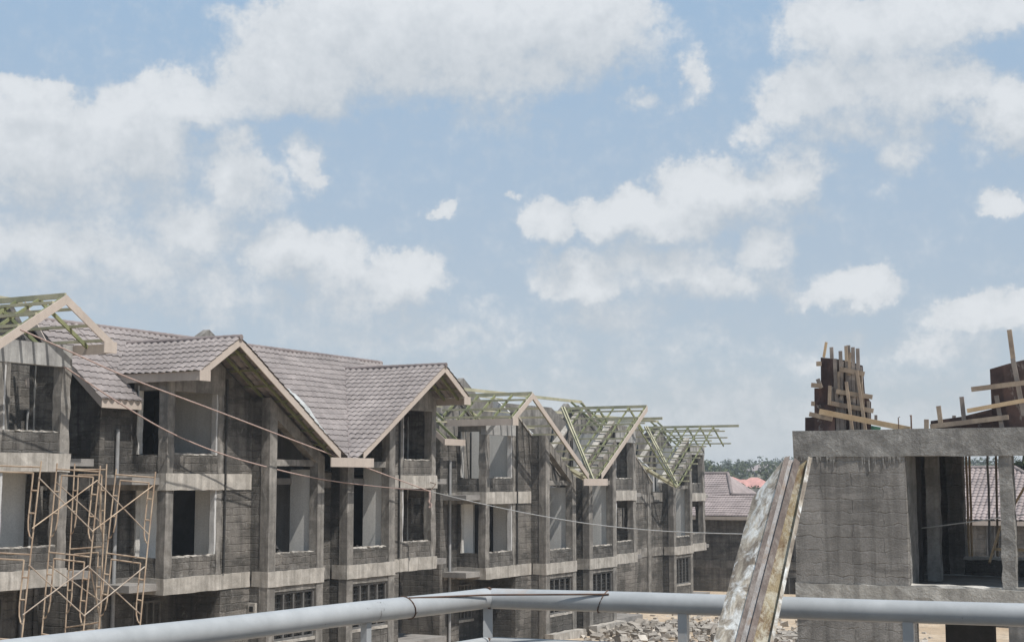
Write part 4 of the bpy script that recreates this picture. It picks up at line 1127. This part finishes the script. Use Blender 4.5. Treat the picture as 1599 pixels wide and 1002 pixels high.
world = bpy.data.worlds.new('World'); scene.world = world; world.use_nodes = True
nt = world.node_tree; nt.nodes.clear()
wo = nt.nodes.new('ShaderNodeOutputWorld'); bg = nt.nodes.new('ShaderNodeBackground'); nt.links.new(bg.outputs[0], wo.inputs[0])
sky = nt.nodes.new('ShaderNodeTexSky'); sky.sky_type = 'NISHITA'; sky.sun_disc = False
sky.sun_elevation = SUN_EL; sky.sun_rotation = SUN_AZ; sky.altitude = 1700; sky.air_density = 1.0; sky.dust_density = 1.0; sky.ozone_density = 1.2
SKY_STRENGTH = .10

CLOUDS = [  # (x, y, rx, ry, weight) as seen in the photograph; turned into directions below
    (640, 55, 290, 105, 1.0), (480, 110, 150, 75, 1), (420, 150, 100, 40, .9), (860, 40, 190, 85, 1), (760, 110, 190, 60, .9), (480, 165, 80, 25, .7), (760, 185, 75, 45, .5), (990, 70, 80, 60, .6),
    (370, 15, 50, 18, .5),
    (40, 150, 75, 28, .8), (60, 240, 150, 85, 1), (210, 220, 110, 85, 1), (300, 170, 110, 50, .9), (120, 310, 170, 45, .7), (240, 280, 60, 50, .7),
    (370, 285, 75, 60, .85), (380, 235, 40, 35, .8), (475, 260, 38, 42, .7), (300, 350, 110, 50, .85), (100, 385, 220, 60, .8), (230, 410, 140, 55, .75), (120, 440, 220, 45, .6), (330, 440, 160, 50, .6), (700, 520, 220, 45, .5), (1000, 545, 260, 40, .45), (1250, 560, 200, 40, .4),
    (440, 395, 65, 62, 1), (520, 400, 60, 50, .8), (620, 430, 85, 52, .95), (540, 450, 160, 60, .7), (350, 470, 120, 50, .6), (580, 520, 220, 50, .5),
    (685, 316, 28, 16, .75), (795, 313, 18, 9, .6), (740, 470, 60, 30, .4), (180, 460, 200, 50, .4),
    (1000, 335, 130, 45, 1), (860, 345, 45, 42, .9), (1120, 290, 110, 55, 1), (1230, 265, 60, 50, .95), (1060, 340, 150, 35, .6), (1160, 330, 130, 40, .6),
    (920, 425, 95, 45, .9), (1040, 410, 130, 45, .8), (1190, 385, 40, 48, .8), (1130, 440, 120, 40, .75), (950, 480, 130, 40, .55), (1330, 448, 75, 38, .9), (1250, 455, 60, 22, .6),
    (1330, 60, 130, 70, .9), (1440, 30, 160, 60, .85), (1560, 25, 80, 45, .8), (1290, 150, 120, 55, .9), (1400, 130, 130, 60, .9), (1480, 130, 70, 50, .9), (1180, 195, 50, 28, .6), (1350, 200, 140, 40, .7),
    (1410, 245, 40, 38, .7), (1570, 175, 55, 58, .95), (1520, 240, 28, 32, .45), (1080, 110, 30, 40, .65), (1065, 150, 25, 22, .5), (1003, 155, 36, 16, .55), (1375, 312, 30, 16, .35),
    (1562, 326, 46, 28, .85), (1545, 490, 110, 38, .85), (1470, 540, 110, 40, .6), (1320, 520, 70, 24, .4), (860, 205, 22, 12, .3),
]
fg = bpy.data.node_groups.new('cloud_field', 'ShaderNodeTree')
fg.interface.new_socket('Vector', in_out='INPUT', socket_type='NodeSocketVector'); fg.interface.new_socket('Value', in_out='OUTPUT', socket_type='NodeSocketFloat')
gi = fg.nodes.new('NodeGroupInput'); go = fg.nodes.new('NodeGroupOutput'); acc = None


def ang(x, y):
    d = ray(x, y).normalized(); return math.atan2(d.x, d.y), math.asin(d.z)


for (x, y, rx, ry, w) in CLOUDS:
    a, e = ang(x, y)
    s = fg.nodes.new('ShaderNodeVectorMath'); s.operation = 'SUBTRACT'; fg.links.new(gi.outputs[0], s.inputs[0]); s.inputs[1].default_value = (a, e, 0)
    k = fg.nodes.new('ShaderNodeVectorMath'); k.operation = 'MULTIPLY'; fg.links.new(s.outputs[0], k.inputs[0]); k.inputs[1].default_value = (F_PX / (rx * 1.25), F_PX / (ry * 1.25), 0)
    dt = fg.nodes.new('ShaderNodeVectorMath'); dt.operation = 'DOT_PRODUCT'; fg.links.new(k.outputs[0], dt.inputs[0]); fg.links.new(k.outputs[0], dt.inputs[1])
    q = math_(fg, 'MULTIPLY_ADD', dt.outputs['Value'], -w, w)
    q = math_(fg, 'MAXIMUM', q, 0.0)
    if acc is None: acc = q
    else:
        mm = fg.nodes.new('ShaderNodeMath'); mm.operation = 'SMOOTH_MAX'; fg.links.new(acc, mm.inputs[0]); fg.links.new(q, mm.inputs[1]); mm.inputs[2].default_value = .25
        acc = mm.outputs[0]
fg.links.new(acc, go.inputs[0])

tc = nt.nodes.new('ShaderNodeTexCoord'); sx = nt.nodes.new('ShaderNodeSeparateXYZ'); nt.links.new(tc.outputs['Generated'], sx.inputs[0])
az = math_(nt, 'ARCTAN2', sx.outputs[0], sx.outputs[1]); el = math_(nt, 'ARCSINE', sx.outputs[2])
ae = nt.nodes.new('ShaderNodeCombineXYZ'); nt.links.new(az, ae.inputs[0]); nt.links.new(el, ae.inputs[1])


def nz(vec, scale, detail, rough, color=False, off=(0, 0, 0)):
    mp = nt.nodes.new('ShaderNodeMapping'); nt.links.new(vec, mp.inputs[0]); mp.inputs['Location'].default_value = off
    n = nt.nodes.new('ShaderNodeTexNoise'); nt.links.new(mp.outputs[0], n.inputs['Vector']); n.inputs['Scale'].default_value = scale; n.inputs['Detail'].default_value = detail; n.inputs['Roughness'].default_value = rough
    return n.outputs['Color' if color else 'Fac']


def vmath(op, a, b, c=None):
    v = nt.nodes.new('ShaderNodeVectorMath'); v.operation = op
    for i, q in enumerate((a, b, c)):
        if q is not None: setin(nt, v.inputs[i], q)
    return v.outputs[0]


wc = nz(ae.outputs[0], 22, 6, .62, True)
warp = vmath('MULTIPLY_ADD', wc, (.052, .044, 0), vmath('SUBTRACT', ae.outputs[0], (.026, .022, 0)))
wc2 = nz(ae.outputs[0], 9, 2, .5, True, (3, 1, 2))
warp = vmath('MULTIPLY_ADD', wc2, (.03, .03, 0), vmath('SUBTRACT', warp, (.015, .015, 0)))


def field(vec):
    g_ = nt.nodes.new('ShaderNodeGroup'); g_.node_tree = fg; nt.links.new(vec, g_.inputs[0]); return g_.outputs[0]


wc3 = nz(ae.outputs[0], 75, 5, .65, True, (1, 4, 2))
warp = vmath('MULTIPLY_ADD', wc3, (.016, .014, 0), vmath('SUBTRACT', warp, (.008, .007, 0)))
f0 = field(warp)
f1 = field(vmath('ADD', warp, (-.006, .026, 0)))     # a little towards the sun's side: thinner there means lit
det = math_(nt, 'ADD', math_(nt, 'MULTIPLY', nz(ae.outputs[0], 42, 9, .66), .7), math_(nt, 'MULTIPLY', nz(ae.outputs[0], 130, 6, .65, off=(4, 7, 1)), .3))
gen = nz(ae.outputs[0], 3.2, 8, .6, off=(5, 2, 1))    # clouds for the rest of the sky
out_view = math_(nt, 'MULTIPLY', math_(nt, 'GREATER_THAN', math_(nt, 'ABSOLUTE', az), .42), 1.0)
genm = math_(nt, 'MULTIPLY', math_(nt, 'SMOOTH_MAX' if False else 'MULTIPLY_ADD', gen, 3.0, -1.45, clamp=True), out_view)
ftot = math_(nt, 'MAXIMUM', f0, genm)
dd = math_(nt, 'MULTIPLY_ADD', math_(nt, 'SUBTRACT', det, .5), math_(nt, 'MULTIPLY', math_(nt, 'MULTIPLY_ADD', ftot, 3.2, .12, clamp=True), 1.6), ftot)
mr = nt.nodes.new('ShaderNodeMapRange'); mr.interpolation_type = 'SMOOTHSTEP'; nt.links.new(dd, mr.inputs[0]); mr.inputs[1].default_value = .10; nt.links.new(math_(nt, 'MULTIPLY_ADD', math_(nt, 'MULTIPLY', math_(nt, 'SUBTRACT', f0, f1), 1.6, clamp=True), -.52, .88), mr.inputs[2])
mask = math_(nt, 'MULTIPLY', mr.outputs[0], .88)
veil = math_(nt, 'MULTIPLY', ramp(nt, math_(nt, 'ADD', math_(nt, 'MULTIPLY', el, -5.0), math_(nt, 'MULTIPLY', det, .9)), -.78, .22), .70)
mask = math_(nt, 'MAXIMUM', mask, veil)
lit = math_(nt, 'MULTIPLY_ADD', math_(nt, 'SUBTRACT', f0, f1), .95, .40)
lit = math_(nt, 'MULTIPLY_ADD', math_(nt, 'SUBTRACT', det, .5), 2.0, lit, clamp=True)
K = 1.0 / SKY_STRENGTH
ccol = mix(nt, lit, (.465 * K, .498 * K, .53 * K, 1), (.665 * K, .685 * K, .705 * K, 1))
# clear air: the blue of the day, paler towards the horizon
clear = mix(nt, .85, sky.outputs[0], mix(nt, ramp(nt, math_(nt, 'MULTIPLY', el, 2.6), 0.12, .90), (.425 * K, .472 * K, .515 * K, 1), (.312 * K, .447 * K, .605 * K, 1)))
full = mix(nt, mask, clear, ccol)
nt.links.new(full, bg.inputs[0]); bg.inputs['Strength'].default_value = SKY_STRENGTH
try:
    world.cycles.sampling_method = 'MANUAL'; world.cycles.sample_map_resolution = 512
except Exception: pass

# ------------------------------------------------------------------ air
hz = MB().box(-420, 520, -60, 760, -3.0, 18.5)
m = bpy.data.materials.new('pale_air'); m.use_nodes = True; n_ = m.node_tree; n_.nodes.clear()
ho = n_.nodes.new('ShaderNodeOutputMaterial'); pv = n_.nodes.new('ShaderNodeVolumePrincipled'); n_.links.new(pv.outputs[0], ho.inputs['Volume'])
pv.inputs['Color'].default_value = (.80, .86, .92, 1); pv.inputs['Density'].default_value = .0006; pv.inputs['Anisotropy'].default_value = .2
HAZE = True
if HAZE:
    tag(hz.build('haze', m), 'pale midday haze over the site and the far hill', 'haze', kind='stuff')

scene.view_settings.view_transform = 'Standard'; scene.view_settings.look = 'None'; scene.view_settings.exposure = 0.25; scene.view_settings.gamma = 1
scene.render.engine = 'CYCLES'
scene.cycles.max_bounces = 6; scene.cycles.diffuse_bounces = 3; scene.cycles.volume_bounces = 0
scene.cycles.use_denoising = True
